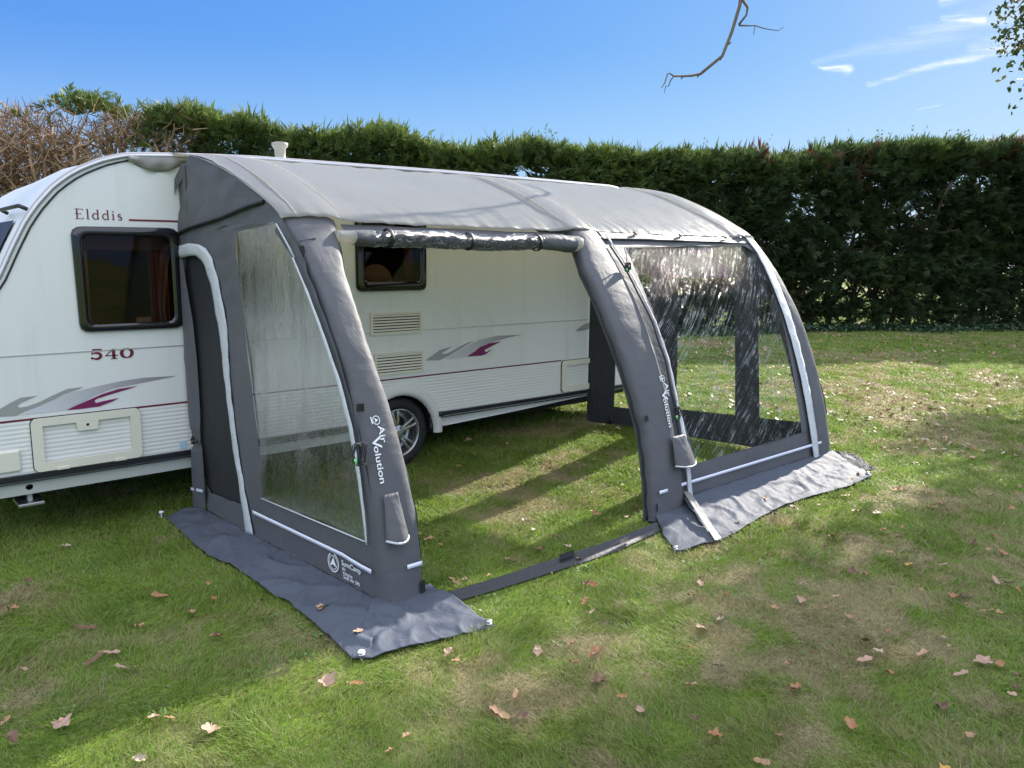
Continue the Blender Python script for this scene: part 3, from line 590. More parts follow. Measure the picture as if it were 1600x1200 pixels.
n = 60000; u = np.where(rng.random(60000) < .5, rng.uniform(-3.2, 3.2, 60000), rng.uniform(-15, -3, 60000)); z = 4.55 * rng.random(n) ** .6; P = hp(u, rng.normal(0, .45, n), z); d = np.stack([rng.normal(0, .6, n), rng.normal(0, .6, n), rng.normal(.3, .6, n)], -1); d /= np.linalg.norm(d, axis=1, keepdims=True)
kp = rng.random(n) < .25 + .75 * sstep(.35, .55, fbm(u * 1.6, z * 1.6 + 11, 3)); P, d = P[kp], d[kp]; n = len(P)
L = rng.uniform(.12, .38, n); sd_ = np.cross(d, rng.normal(size=(n, 3))); sd_ /= np.linalg.norm(sd_, axis=1, keepdims=True); w = rng.uniform(.004, .013, n)
V = np.stack([P - sd_ * w[:, None], P + sd_ * w[:, None], P + d * L[:, None] + sd_ * w[:, None] * .4, P + d * L[:, None] - sd_ * w[:, None] * .4], 1).reshape(-1, 3)
M_DEAD = leafy('dead_twigs', [(0, (.13, .075, .042)), (.5, (.25, .155, .085)), (1, (.42, .29, .17))], .15)
np_mk('dead_twigs', V, np.arange(n * 4).reshape(n, 4), M_DEAD, bare, {'rnd': np.repeat(rng.random(n), 4)})
ts = [tuft(1.1, 4.72, .20, .08, 130), tuft(.75, 4.62, .16, .06, 45), tuft(1.55, 4.58, .15, .07, 50), tuft(1.95, 4.42, .12, .07, 25), tuft(0.1, 4.40, .3, .05, 12), tuft(2.5, 4.35, .25, .16, 120), tuft(2.4, 3.9, .3, .15, 90)]
VA = []; FA = []; AA = []; o_ = 0
for V, F, a in ts: VA.append(V); FA.append(F + o_); AA.append(a); o_ += len(V)
np_mk('green_tufts', np.concatenate(VA), np.concatenate(FA), M_CONI, bare, {'rnd': np.concatenate(AA)})

# ivy along the foot of the hedge
n = 30000; u = rng.uniform(7, U1, n); off = .7 + 1.5 * rng.random(n) ** 1.3; edge = 1.5 + .7 * (fbm(u * .9, u * 0, 3) - .5) * 2; kp = off < edge + .25 * rng.random(n)
u, off = u[kp], off[kp]; n = len(u); z = .04 + .20 * rng.random(n) * (1.6 - off / 1.8); P = hp(u, off, z); P[:, 2] = z
s = rng.uniform(.03, .06, n); a = rng.normal(size=(n, 3)); a[:, 2] *= .5; a /= np.linalg.norm(a, axis=1, keepdims=True); c_ = np.cross(a, rng.normal(size=(n, 3)) * .6 + [0, 0, 1]); c_ /= np.linalg.norm(c_, axis=1, keepdims=True)
V = np.stack([P - a * s[:, None], P + c_ * s[:, None] * .7, P + a * s[:, None], P - c_ * s[:, None] * .7], 1).reshape(-1, 3)
ivy = np_mk('ivy', V, np.arange(n * 4).reshape(n, 4), M_IVY, None, {'rnd': np.repeat(rng.random(n), 4)}); tag(ivy, 'dark ivy ground cover along the foot of the conifer hedge', 'ivy', kind='stuff')

# ---------------- oak at the right, its leaves in the top right corner and its bare limb ----------------
OAK = Vector((15.8, -2.7, 0)); oak = empty('oak_tree', OAK, 'large oak on the right whose leaves and one dead limb hang into the sky', 'tree')
om = MB(); pts, rad = wander(OAK + Vector((0, 0, -.1)), (0, 0, 1), 6.5, .42, .22, 8, .04, .1); om.tube(pts, rad, 12); top = pts[-1]
ends = []
def seen(p): r_ = p - CAM; f_ = r_.dot(_F); return r_.dot(_Rt) < .685 * f_ and r_.dot(_U) < .52 * f_
for j in range(22):
    q = pts[random.randint(4, 8)]; an = 2 * math.pi * j / 22 + random.uniform(-.2, .2); d = Vector((math.cos(an), math.sin(an), random.uniform(.3, 1.5)))
    a, rr = wander(q, d, random.uniform(3, 4.4), .13, .03, 9, .16); kk = next((i_ for i_, p_ in enumerate(a) if seen(p_)), 99)
    if kk < 5: continue
    a, rr = a[:kk], rr[:kk]; om.tube(a, rr, 7)
    ends += a[4:]
    for t_ in range(4):
        q2 = a[random.randint(3, len(a) - 1)]; d2 = Vector((random.gauss(0, 1), random.gauss(0, 1), random.uniform(-.2, 1))); a2, r2 = wander(q2, d2, random.uniform(1, 1.8), .04, .01, 6, .25)
        if not any(seen(p_) for p_ in a2): om.tube(a2, r2, 5); ends += a2[2:]
om.build('trunk', BARK_OAK, oak, True)
cl_ = []
for e in ends:
    for _ in range(22): cl_.append([e.x + random.gauss(0, .27), e.y + random.gauss(0, .27), e.z + random.gauss(0, .22)])
cl_ = np.array(cl_); rel_ = cl_ - np.array(CAM); fwd_ = rel_ @ np.array(_F); sid_ = rel_ @ np.array(_Rt); upp_ = rel_ @ np.array(_U)
vv_ = cl_[:, 1] * math.cos(SUN_AZ) - cl_[:, 0] * math.sin(SUN_AZ)
cl_ = cl_[((sid_ > .69 * fwd_) | (upp_ > .54 * fwd_)) & (vv_ < -2.80 + .5 * (fbm(cl_[:, 0] * .8, cl_[:, 2] * .8, 2) - .5))]      # crown shaped to stay out of view and let sun reach the awning
for gx_, gy_, gr_ in ((-.80, -2.88, .34), (.78, -3.26, .30), (2.35, -2.98, .34), (-.25, -3.45, .26), (3.6, -2.95, .4), (1.7, -3.9, .22), (5.2, -3.1, .4)):   # gaps cut in the crown along sun rays, for bright patches on the lawn
    rel_ = cl_ - np.array([gx_, gy_, 0]); al_ = rel_ @ np.array(sd); pd_ = np.linalg.norm(rel_ - al_[:, None] * np.array(sd), axis=1); cl_ = cl_[(pd_ > gr_ + .12) | (rng.random(len(cl_)) < .03)]
# twigs that reach into the picture
tw = MB(); tc_ = []
def ray_pt(px, py, D): # unused stub; twig and dead limb points taken from image pixels at set depths
    return None
for (a0, p1) in TWIGS:
    P_ = [Vector(q) for q in p1]; tw.tube(P_, [.02, .012, .006][:len(P_)] if len(P_) <= 3 else [.02] * len(P_), 5)
    for q in p1[1:]:
        for _ in range(a0): tc_.append([q[0] + random.gauss(0, .16), q[1] + random.gauss(0, .16), q[2] + random.gauss(0, .17)])
tw.build('twigs', BARK_OAK, oak, True)
def leafquads(cn, per, spread, size):
    n = len(cn) * per; P = np.repeat(cn, per, 0) + rng.normal(0, spread, (n, 3)); s = rng.uniform(*size, n)
    a = rng.normal(size=(n, 3)); a /= np.linalg.norm(a, axis=1, keepdims=True); c_ = np.cross(a, rng.normal(size=(n, 3))); c_ /= np.linalg.norm(c_, axis=1, keepdims=True)
    nn = np.cross(a, c_)
    V = np.stack([P, P + a * s[:, None] * .35 + c_ * s[:, None] * .30, P + a * s[:, None] * .6 + c_ * s[:, None] * .16 + nn * s[:, None] * .05, P + a * s[:, None], P + a * s[:, None] * .6 - c_ * s[:, None] * .16 + nn * s[:, None] * .05, P + a * s[:, None] * .35 - c_ * s[:, None] * .30], 1).reshape(-1, 3)
    return V, np.arange(n * 6).reshape(n, 6), np.repeat(rng.random(n), 6)
V1, F1, A1 = leafquads(cl_, 5, .16, (.10, .18)); V2, F2, A2 = leafquads(np.array(tc_), 5, .07, (.08, .13))
np_mk('crown', np.concatenate([V1, V2]), np.concatenate([F1, F2 + len(V1)]), M_OAK, oak, {'rnd': np.concatenate([A1, A2])})
# a second tree past the right end of the hedge, whose crown dapples the far lawn
t2 = empty('field_tree', (29.0, -1.5, 0), 'tall leafy tree beyond the right end of the hedge', 'tree'); sm_ = MB(); pts, rad = wander((29.0, -1.5, -.1), (0, 0, 1), 7, .4, .2, 8, .04, .1); sm_.tube(pts, rad, 10); e2 = []
for j in range(26):
    q = pts[random.randint(3, 8)]; an = 2 * math.pi * j / 13 + random.uniform(-.2, .2); d = Vector((math.cos(an), math.sin(an), random.uniform(.0, 1.3))); a, rr = wander(q, d, random.uniform(3, 5.2), .12, .03, 9, .16)
    kk = next((i_ for i_, p_ in enumerate(a) if seen(p_)), 99)
    if kk < 4: continue
    sm_.tube(a[:kk], rr[:kk], 6); e2 += a[3:kk]
sm_.build('trunk', BARK_OAK, t2, True); c2 = np.array([[e.x + random.gauss(0, .3), e.y + random.gauss(0, .3), e.z + random.gauss(0, .25)] for e in e2 for _ in range(9)])
r2_ = c2 - np.array(CAM); c2 = c2[(r2_ @ np.array(_Rt) > .69 * (r2_ @ np.array(_F))) | (r2_ @ np.array(_U) > .53 * (r2_ @ np.array(_F)))]
V1, F1, A1 = leafquads(c2, 4, .18, (.14, .24)); np_mk('crown', V1, F1, M_OAK, t2, {'rnd': A1})
# dead limb
dl = MB()
B0 = [(5.673, -.201, 4.807), (5.642, -.218, 4.599), (5.593, -.212, 4.425), (5.505, -.187, 4.181), (5.515, -.203, 4.125), (5.509, -.205, 4.09), (5.423, -.156, 3.986), (5.37, -.12, 3.93), (5.23, -.026, 3.796)]
limb = [(15.5, -4.3, 5.9), (13.2, -3.4, 7.6), (10.5, -2.3, 8.0), (8, -1.2, 7.4), (6.6, -.6, 6.6), (6.0, -.35, 5.8), (5.72, -.22, 5.2)] + B0
limb = [tuple(q) for q in resample(limb, 46)]
lr = [.12 - .092 * min(1, i / 36) - .006 * max(0, (i - 36) / 9) for i in range(46)]
for i in range(40, 46): lr[i] = .022 - (i - 40) * .0012
dl.tube(limb, lr, 8)
dl.tube([(5.23, -.026, 3.796), (5.15, .04, 3.772), (5.085, .097, 3.767), (5.006, .166, 3.766), (4.975, .20, 3.795), (4.955, .215, 3.79), (4.925, .225, 3.69), (4.888, .243, 3.633)], [.0155, .013, .012, .010, .008, .007, .006, .003], 6)
dl.tube([(5.006, .166, 3.766), (4.975, .185, 3.72), (4.955, .195, 3.66), (4.925, .21, 3.655), (4.909, .214, 3.584)], [.008, .007, .006, .005, .003], 5)
dl.tube([(5.62, -.22, 4.33), (5.70, -.31, 4.325), (5.73, -.356, 4.323), (5.80, -.43, 4.29), (5.87, -.49, 4.278), (5.92, -.53, 4.27), (5.96, -.565, 4.31)], [.010, .008, .007, .006, .005, .004, .003], 5)
dl.tube([(5.73, -.356, 4.323), (5.722, -.35, 4.27), (5.715, -.352, 4.22)], [.005, .004, .003], 5)
dl.tube([(5.645, -.218, 4.62), (5.70, -.27, 4.52), (5.68, -.27, 4.44), (5.62, -.22, 4.34)], [.018, .015, .011, .012], 6)
dl.tube([(5.515, -.2, 4.14), (5.47, -.16, 4.09)], [.010, .006], 5)
dl.tube([(5.23, -.026, 3.796), (5.20, .0, 3.755)], [.010, .006], 5); dl.tube([(5.42, -.155, 3.986), (5.405, -.15, 3.945)], [.014, .008], 5); dl.tube([(5.085, .097, 3.767), (5.06, .11, 3.735)], [.009, .006], 5)
dl.build('dead_limb', BARK_OAK, oak, True)

# ---------------- caravan ----------------
van = empty('caravan', (1.3, 1.1, 0), 'white touring caravan with maroon stripe behind the grey awning', 'caravan')
OUT = [(-1.80, .315), (-1.83, .8), (-1.76, 1.1), (-1.62, 1.38), (-1.452, 1.643), (-1.38, 1.80), (-1.3, 1.958), (-1.23, 2.06), (-1.154, 2.15), (-1.07, 2.225), (-.973, 2.286), (-.845, 2.345), (-.714, 2.381), (-.45, 2.402), (-.2, 2.419), (.12, 2.436), (.875, 2.452), (1.78, 2.472), (3.0, 2.485), (3.85, 2.492), (4.02, 2.47), (4.13, 2.40), (4.19, 2.28), (4.24, 1.8), (4.29, 1.1), (4.29, .40), (3.55, .385), (2.6, .345), (1.66, .315)]
AC = (1.275, .30)
arch_hole = [(AC[0] + .335 * math.cos(R(a)), AC[1] + .335 * math.sin(R(a))) for a in range(0, 181, 12)]
def wallpt(x, z): return (x, 0.0, z)
SPLIT = .778
up = [p for p in OUT if p[1] > SPLIT] ; 
upper = [(-1.829, SPLIT)] + up + [(4.29, SPLIT)]
w1 = DATA['win1']; w2 = rrect(.885, 1.50, 1.545, 2.12, .045)
W1h = rrect(-1.015, 1.335, -.498, 1.885, .04); W2h = rrect(.955, 1.575, 1.475, 2.06, .03)
V, F = scan(upper, [W1h, W2h], wallpt, .12, .4); mk('side_wall', V, F, M_WALL, van, False)
SEAM = MB(); SEAM.box((-1.70, -.0035, 1.166), (4.28, .001, 1.172)); SEAM.build('wall_seam', M_TRIM, van)
def ribpt(x, z): return (x, -.002 - .0028 * abs(math.sin((z - .45) / .027 * math.pi)), z)
lower = [(-1.82, .448), (-1.829, SPLIT - .004), (4.29, SPLIT - .004), (4.29, .448)]
V, F = scan(lower, [arch_hole], ribpt, .0045, 1.2); mk('ribbed_panel', V, F, M_RIB, van, True)
skirt_out = [(-1.80, .312), (-1.82, .414), (4.29, .414), (4.29, .40), (3.55, .385), (2.6, .345), (1.66, .312)]
V, F = scan(skirt_out, [arch_hole, [(-1.401 + .02 * math.cos(t), .359 + .02 * math.sin(t)) for t in [i * math.pi / 8 for i in range(16)]]], lambda x, z: (x, .006 + (.414 - z) * .25, z), .02, .3); mk('lower_skirt', V, F, M_SKIRT, van, False)
# ends, roof, back, belly: the outline swept back
EO = OUT[:]; V = []; F = []
for x, z in EO: V += [(x, 0, z), (x, .04, z + .004), (x, 1.1, z + (.03 if z > 2.3 else 0)), (x, 2.18, z)]
n = len(EO)
for i in range(n):
    j = (i + 1) % n
    if j == 0: continue          # the belly is closed by the chassis plates, clear of the wheel arch
    for q in range(3): F.append((i * 4 + q, j * 4 + q, j * 4 + q + 1, i * 4 + q + 1))
mk('roof_and_ends', V, F, M_WALL, van, True)
V, F = scan(OUT, [], lambda x, z: (x, 2.18, z), .2, .6); mk('rear_side_wall', V, F, M_WALL, van, False)
ed = MB(); tr_pts = [(x, -.004, z) for x, z in OUT[:-5]]; tr_pts = [tuple(p) for p in resample(tr_pts, 120)]
ed.tube(tr_pts, .013, 8); ed.build('edge_trim', M_TRIM, van, True)
ed = MB(); ed.tube([(x, .022, z + .012) for x, y, z in tr_pts if z > 1.4], .012, 8); ed.build('roof_rail', M_ROOFTRIM, van, True)
mk('corner_trim', *tube_geo([(x, -.003, z) for x, y, z in tr_pts if x < -.2 and z > 1.0], .006, 6), M_BLACKRAIL, van).location = (.028, 0, -.022)
# left end details
ln = MB()
def endpt(t, y):  # on the curved end face at profile fraction
    P_ = OUT[1:9]; f = t * (len(P_) - 1); i = min(int(f), len(P_) - 2); f -= i; return Vector((P_[i][0] * (1 - f) + P_[i + 1][0] * f, y, P_[i][1] * (1 - f) + P_[i + 1][1] * f))
V = []; F = []
for i in range(13):
    t = .30 + .42 * i / 12
    for y in (.30, 1.9): p = endpt(t, y); V.append((p.x - .012, p.y, p.z + .008))
for i in range(12): F.append((2 * i, 2 * i + 1, 2 * i + 3, 2 * i + 2))
mk('end_window', V, F, BLACKP, van)
gr = MB(); a = endpt(.80, .10); c_ = endpt(.80, .75)
gr.tube([a + Vector((-.01, 0, .01)), a + Vector((-.05, .02, .03)), c_ + Vector((-.05, -.02, .03)), c_ + Vector((-.01, 0, .01))], .012, 8); gr.build('grab_handle', M_BLACKRAIL, van, True)
# stripe, black rail
mk('maroon_stripe', *scan([(-1.825, .775), (-1.825, .787), (3.163, .785), (3.163, .774)], [], lambda x, z: (x, -.0065, z), .1, 1.2), M_MAROON, van, False)
sb = MB(); sb.box((3.80, -.0075, .774), (4.27, -.004, .785)); sb.build('maroon_stripe', M_MAROON, van)
rl = MB(); rl.box((-1.81, -.018, .410), (.93, .002, .447)); rl.tube([(-1.81, -.018, .402), (.93, -.018, .402)], .006, 6)
bev(rl.build('side_rail', M_BLACKRAIL, van))
rl = MB(); rl.box((1.72, -.018, .415), (4.28, .002, .447)); rl.tube([(1.66, -.018, .402), (4.28, -.018, .402)], .006, 6); bev(rl.build('side_rail', M_BLACKRAIL, van))
rl = MB(); rl.tube([(1.655, -.022, .432), (1.70, -.022, .432)], .022, 10); rl.build('rail_end_cap', M_BLACKRAIL, van, True)
# wheel arch flare
fl = MB(); prof_ = [(.335, -.006), (.345, -.030), (.37, -.034), (.41, -.026), (.435, -.004)]
angs = [R(a) for a in range(-4, 185, 6)]; V = []
for a in angs:
    for rr, yy in prof_: V.append((AC[0] + rr * math.cos(a), yy, AC[1] + rr * math.sin(a)))
np_ = len(prof_); F = [(i * np_ + j, (i + 1) * np_ + j, (i + 1) * np_ + j + 1, i * np_ + j + 1) for i in range(len(angs) - 1) for j in range(np_ - 1)]
mk('wheel_arch_flare', V, F, M_SKIRT, van)
V = []; 
for a in angs: V += [(AC[0] + .336 * math.cos(a), -.004, AC[1] + .336 * math.sin(a)), (AC[0] + .36 * math.cos(a), .45, AC[1] + .36 * math.sin(a))]
F = [(2 * i, 2 * i + 1, 2 * i + 3, 2 * i + 2) for i in range(len(angs) - 1)]; V.append((AC[0], .45, AC[1])); c0 = len(V) - 1; F += [(2 * i + 1, 2 * i + 3, c0) for i in range(len(angs) - 1)]
mk('wheel_well', V, F, M_CHAR, van, False)
ch = MB(); ch.box((-1.6, .30, .24), (4.1, .40, .34)); ch.box((-1.6, 1.8, .24), (4.1, 1.9, .34)); ch.box((1.2, .2, .27), (1.36, 2.0, .34)); ch.box((-1.7, .06, .31), (.9, 2.1, .335)); ch.box((1.7, .06, .345), (4.2, 2.1, .385)); ch.build('chassis', M_CHAR, van)
st = MB(); st.box((-1.46, .06, .225), (-1.32, .26, .245)); st.box((-1.40, .13, .24), (-1.37, .19, .36)); bev(st.build('corner_steady', M_STEEL, van))
# wheel
def lathe_y(prof, n, cx, cz):
    V = []; F = []
    for i in range(n):
        a = 2 * math.pi * i / n
        for rr, yy in prof: V.append((cx + rr * math.cos(a), yy, cz + rr * math.sin(a)))
    m_ = len(prof)
    for i in range(n):
        j = (i + 1) % n
        for q in range(m_ - 1): F.append((i * m_ + q, i * m_ + q + 1, j * m_ + q + 1, j * m_ + q))
    return V, F
for yb, sg in ((.035, 1), (2.13, -1)):
    wh = empty_part('wheel', van)
    y = lambda v: yb + sg * v
    WC = (1.285, .308)
    V, F = lathe_y([(.205, y(.02)), (.215, y(.004)), (.25, y(0)), (.285, y(.008)), (.303, y(.035)), (.308, y(.1)), (.303, y(.17)), (.28, y(.195)), (.21, y(.19))], 64, *WC); mk('tyre', V, F, M_TYRE, wh)
    V, F = lathe_y([(.207, y(.0)), (.207, y(-.004)), (.198, y(-.004)), (.190, y(.006)), (.186, y(.03)), (.184, y(.12)), (.150, y(.13)), (.0, y(.13))], 64, *WC); 
    rm = MB(); rm.add(V, F)
    V, F = lathe_y([(.001, y(-.002)), (.028, y(-.002)), (.034, y(.006)), (.062, y(.010)), (.068, y(.02)), (.068, y(.05))], 40, *WC); rm.add(V, F)
    for s5 in range(5):
        for dd in (-.135, .135):
            a = R(90 + 72 * s5 + 8); ai = a + dd * 1.2; ao = a + dd * 1.15
            for (r0, r1, y0, y1, hw0, hw1) in ((.055, .192, .012, .006, .013, .011),):
                d0 = Vector((math.cos(ai), 0, math.sin(ai))); d1 = Vector((math.cos(ao), 0, math.sin(ao))); t0 = Vector((-math.sin(a), 0, math.cos(a)))
                c0v = Vector((WC[0], 0, WC[1])); A_ = c0v + d0 * r0; B_ = c0v + d1 * r1; V = []
                for P_, yy, hw in ((A_, y0, hw0), (B_, y1, hw1)):
                    V += [(P_ + t0 * hw + Vector((0, y(yy), 0))), (P_ - t0 * hw + Vector((0, y(yy), 0))), (P_ - t0 * hw * 1.2 + Vector((0, y(yy + .03), 0))), (P_ + t0 * hw * 1.2 + Vector((0, y(yy + .03), 0)))]
                rm.add(V, [(0, 1, 5, 4), (1, 2, 6, 5), (2, 3, 7, 6), (3, 0, 4, 7), (0, 3, 2, 1), (4, 5, 6, 7)])
    o = rm.build('rim', M_ALLOY, wh, True); bev(o, .004, 2)
    V, F = lathe_y([(.0, y(.115)), (.15, y(.115)), (.15, y(.12))], 40, *WC); mk('brake_drum', V, F, M_CHAR, wh)
    for s5 in range(5):
        nb = MB(); a = R(90 + 72 * s5 + 44); nb.tube([(WC[0] + .048 * math.cos(a), y(.004), WC[1] + .048 * math.sin(a)), (WC[0] + .048 * math.cos(a), y(.02), WC[1] + .048 * math.sin(a))], .0075, 8); nb.build('wheel_bolt', M_BLACKRAIL, wh, True)
# windows
def van_window(outer, hole, depth, dress):
    wf = empty_part('window', van)
    n = 60; cx = sum(p[0] for p in hole) / len(hole); cz = sum(p[1] for p in hole) / len(hole)
    def samp(P, th):   # polygon radius along a direction
        d = Vector((math.cos(th), math.sin(th))); best = 0
        for i in range(len(P)):
            a_ = Vector(P[i]) - Vector((cx, cz)); e_ = Vector(P[(i + 1) % len(P)]) - Vector(P[i]); den = d.x * e_.y - d.y * e_.x
            if abs(den) < 1e-9: continue
            t = (a_.x * e_.y - a_.y * e_.x) / den; s_ = (a_.x * d.y - a_.y * d.x) / den
            if -1e-6 <= s_ <= 1 + 1e-6 and t > best: best = t
        return (cx + d.x * best, cz + d.y * best)
    n = 96; o1 = [samp(outer, 2 * math.pi * i / n) for i in range(n)]; i1 = [samp(hole, 2 * math.pi * i / n) for i in range(n)]
    rings = [[(x, 0.0, z) for x, z in o1], [(x, -.016, z) for x, z in o1], [(x + (cx - x) * .03, -.030, z + (cz - z) * .03) for x, z in o1], [(x * .35 + a * .65, -.034, z * .35 + c * .65) for (x, z), (a, c) in zip(o1, i1)], [(x, -.030, z) for x, z in i1], [(x, .02, z) for x, z in i1]]
    V = [q for r_ in rings for q in r_]; F = [(k_ * n + i, k_ * n + (i + 1) % n, (k_ + 1) * n + (i + 1) % n, (k_ + 1) * n + i) for k_ in range(len(rings) - 1) for i in range(n)]
    mk('frame', V, F, BLACKP_GLOSS, wf)
    V = [(cx, -.0305, cz)] + [(x, -.0265, z) for x, z in i1]; mk('pane', V, [(0, i + 1, (i + 1) % n + 1) for i in range(n)], M_GLASS, wf, True)
    x0 = min(p[0] for p in hole) - .1; x1 = max(p[0] for p in hole) + .1; z0 = min(p[1] for p in hole) - .1; z1 = max(p[1] for p in hole) + .06
    bx_ = MB(); bx_.add([(x0, .015, z0), (x1, .015, z0), (x1, .015, z1), (x0, .015, z1), (x0, depth, z0), (x1, depth, z0), (x1, depth, z1), (x0, depth, z1)], [(4, 5, 6, 7), (0, 1, 5, 4), (1, 2, 6, 5), (2, 3, 7, 6), (3, 0, 4, 7)])
    bx_.build('cabin_lining', M_WOOD, wf); dress(wf, x0, x1, z0, z1)
BLACKP_GLOSS = plain('gloss_black', (.010, .009, .014), .12, .5, vary=.3, scale=2, coat=.4)
def pleats(x0, x1, z0, z1, y, k_=40):
    V = []; F = []; n = 40
    for i in range(n + 1):
        x = x0 + (x1 - x0) * i / n; yy = y + .012 * math.sin(i * 1.3)
        V += [(x, yy, z0), (x + .01 * math.sin(i * .7), yy + .01, z1)]
        if i < n: F.append((2 * i, 2 * i + 2, 2 * i + 3, 2 * i + 1))
    return V, F
def dress1(wf, x0, x1, z0, z1):
    mk('curtain', *pleats(x1 - .22, x1 - .10, z0, z1 - .16, .06), M_CURT, wf); mk('curtain', *pleats(x0 + .10, x0 + .135, z0, z1, .07), M_CREAMC, wf)
    p_ = MB(); p_.box((x0, .05, z1 - .15), (x1, .12, z1 - .02)); bev(p_.build('pelmet', M_WOOD, wf)); p_ = MB(); p_.box((x1 - .30, .10, z0), (x1 - .02, .16, z0 + .125)); bev(p_.build('seat_back', M_CREAMC, wf), .02)
def dress2(wf, x0, x1, z0, z1):
    mk('curtain', *pleats(x1 - .20, x1 - .12, z0, z1, .06), M_CURT, wf)
    V, F = lathe_y([(.0, .10), (.12, .10), (.16, .14)], 24, x0 + .30, z0 + .08); mk('bowl', V, F, M_CREAMC, wf)
van_window(w1, W1h, .7, dress1); van_window(w2, W2h, .7, dress2)
# vents
def vent(P4):
    x0 = (P4[0][0] + P4[3][0]) / 2; x1 = (P4[1][0] + P4[2][0]) / 2; z0 = (P4[0][1] + P4[1][1]) / 2; z1 = (P4[2][1] + P4[3][1]) / 2
    v = MB(); n = 6; t = .022
    for a, c in (((x0, -.012, z0), (x1, 0, z0 + t)), ((x0, -.012, z1 - t), (x1, 0, z1)), ((x0, -.012, z0 + t), (x0 + t, 0, z1 - t)), ((x1 - t, -.012, z0 + t), (x1, 0, z1 - t))): v.box(a, c)
    for i in range(n):
        zc = z0 + t + (z1 - z0 - 2 * t) * (i + .5) / n; h_ = (z1 - z0 - 2 * t) / n
        v.add([(x0 + t, -.011, zc - h_ * .18), (x1 - t, -.011, zc - h_ * .18), (x1 - t, -.003, zc + h_ * .42), (x0 + t, -.003, zc + h_ * .42)], [(0, 1, 2, 3)])
    o = v.build('vent', M_CREAM, van); bk = MB(); bk.box((x0 + .01, -.0015, z0 + .01), (x1 - .01, 0, z1 - .01)); bk.build('grille_back', M_CHAR, o)
vent(DATA['v1']); vent(DATA['v2'])
# lockers
def locker(x0, z0, x1, z1, lock_x, lw=.13):
    o_ = rrect(x0, z0, x1, z1, .035); i_ = [(x0 + .06, z0 + .055), (x1 - .06, z0 + .055), (x1 - .06, z1 - .05), (lock_x + lw / 2, z1 - .05), (lock_x + lw / 2 - .01, z1 - .105), (lock_x - lw / 2 + .01, z1 - .105), (lock_x - lw / 2, z1 - .05), (x0 + .06, z1 - .05)]
    V, F = scan(o_, [i_], lambda x, z: (x, -.014, z), .03, .05); o = mk('locker_door', V, F, M_CREAM, van, False); m_ = solid(o, .012, -1 if False else 1); bev(o, .004, 2)
    g_ = MB(); g_.add(*ring_strip(rrect(x0 - .004, z0 - .004, x1 + .004, z1 + .004, .037), rrect(x0 + .002, z0 + .002, x1 - .002, z1 - .002, .035), lambda x, z: (x, -.0075, z), lambda x, z: (x, -.0075, z))); g_.build('rubber_seal', M_BLACKRAIL, o)
    k_ = MB(); k_.tube([(lock_x, -.0275, z1 - .07), (lock_x, -.025, z1 - .07)], .009, 10); k_.build('lock', BLACKP, o, True)
    for hx in (x0 + (x1 - x0) * .25, x0 + (x1 - x0) * .78): h_ = MB(); h_.box((hx - .035, -.030, z0 - .004), (hx + .035, -.010, z0 + .016)); bev(h_.build('hinge', M_CREAM, o), .003)
locker(-1.372, .452, -.753, .782, -1.065); locker(3.165, .462, 3.79, .775, 3.70, .12)
bx_ = MB(); bx_.box((-1.68, -.022, .474), (-1.437, 0, .605)); bev(bx_.build('socket_flap', M_CREAM, van), .012, 3)
sk_ = MB(); sk_.box((-.51, -.0075, .462), (-.465, -.006, .515)); sk_.build('sticker', plain('pale_blue_sticker', (.45, .66, .80), .4), van)
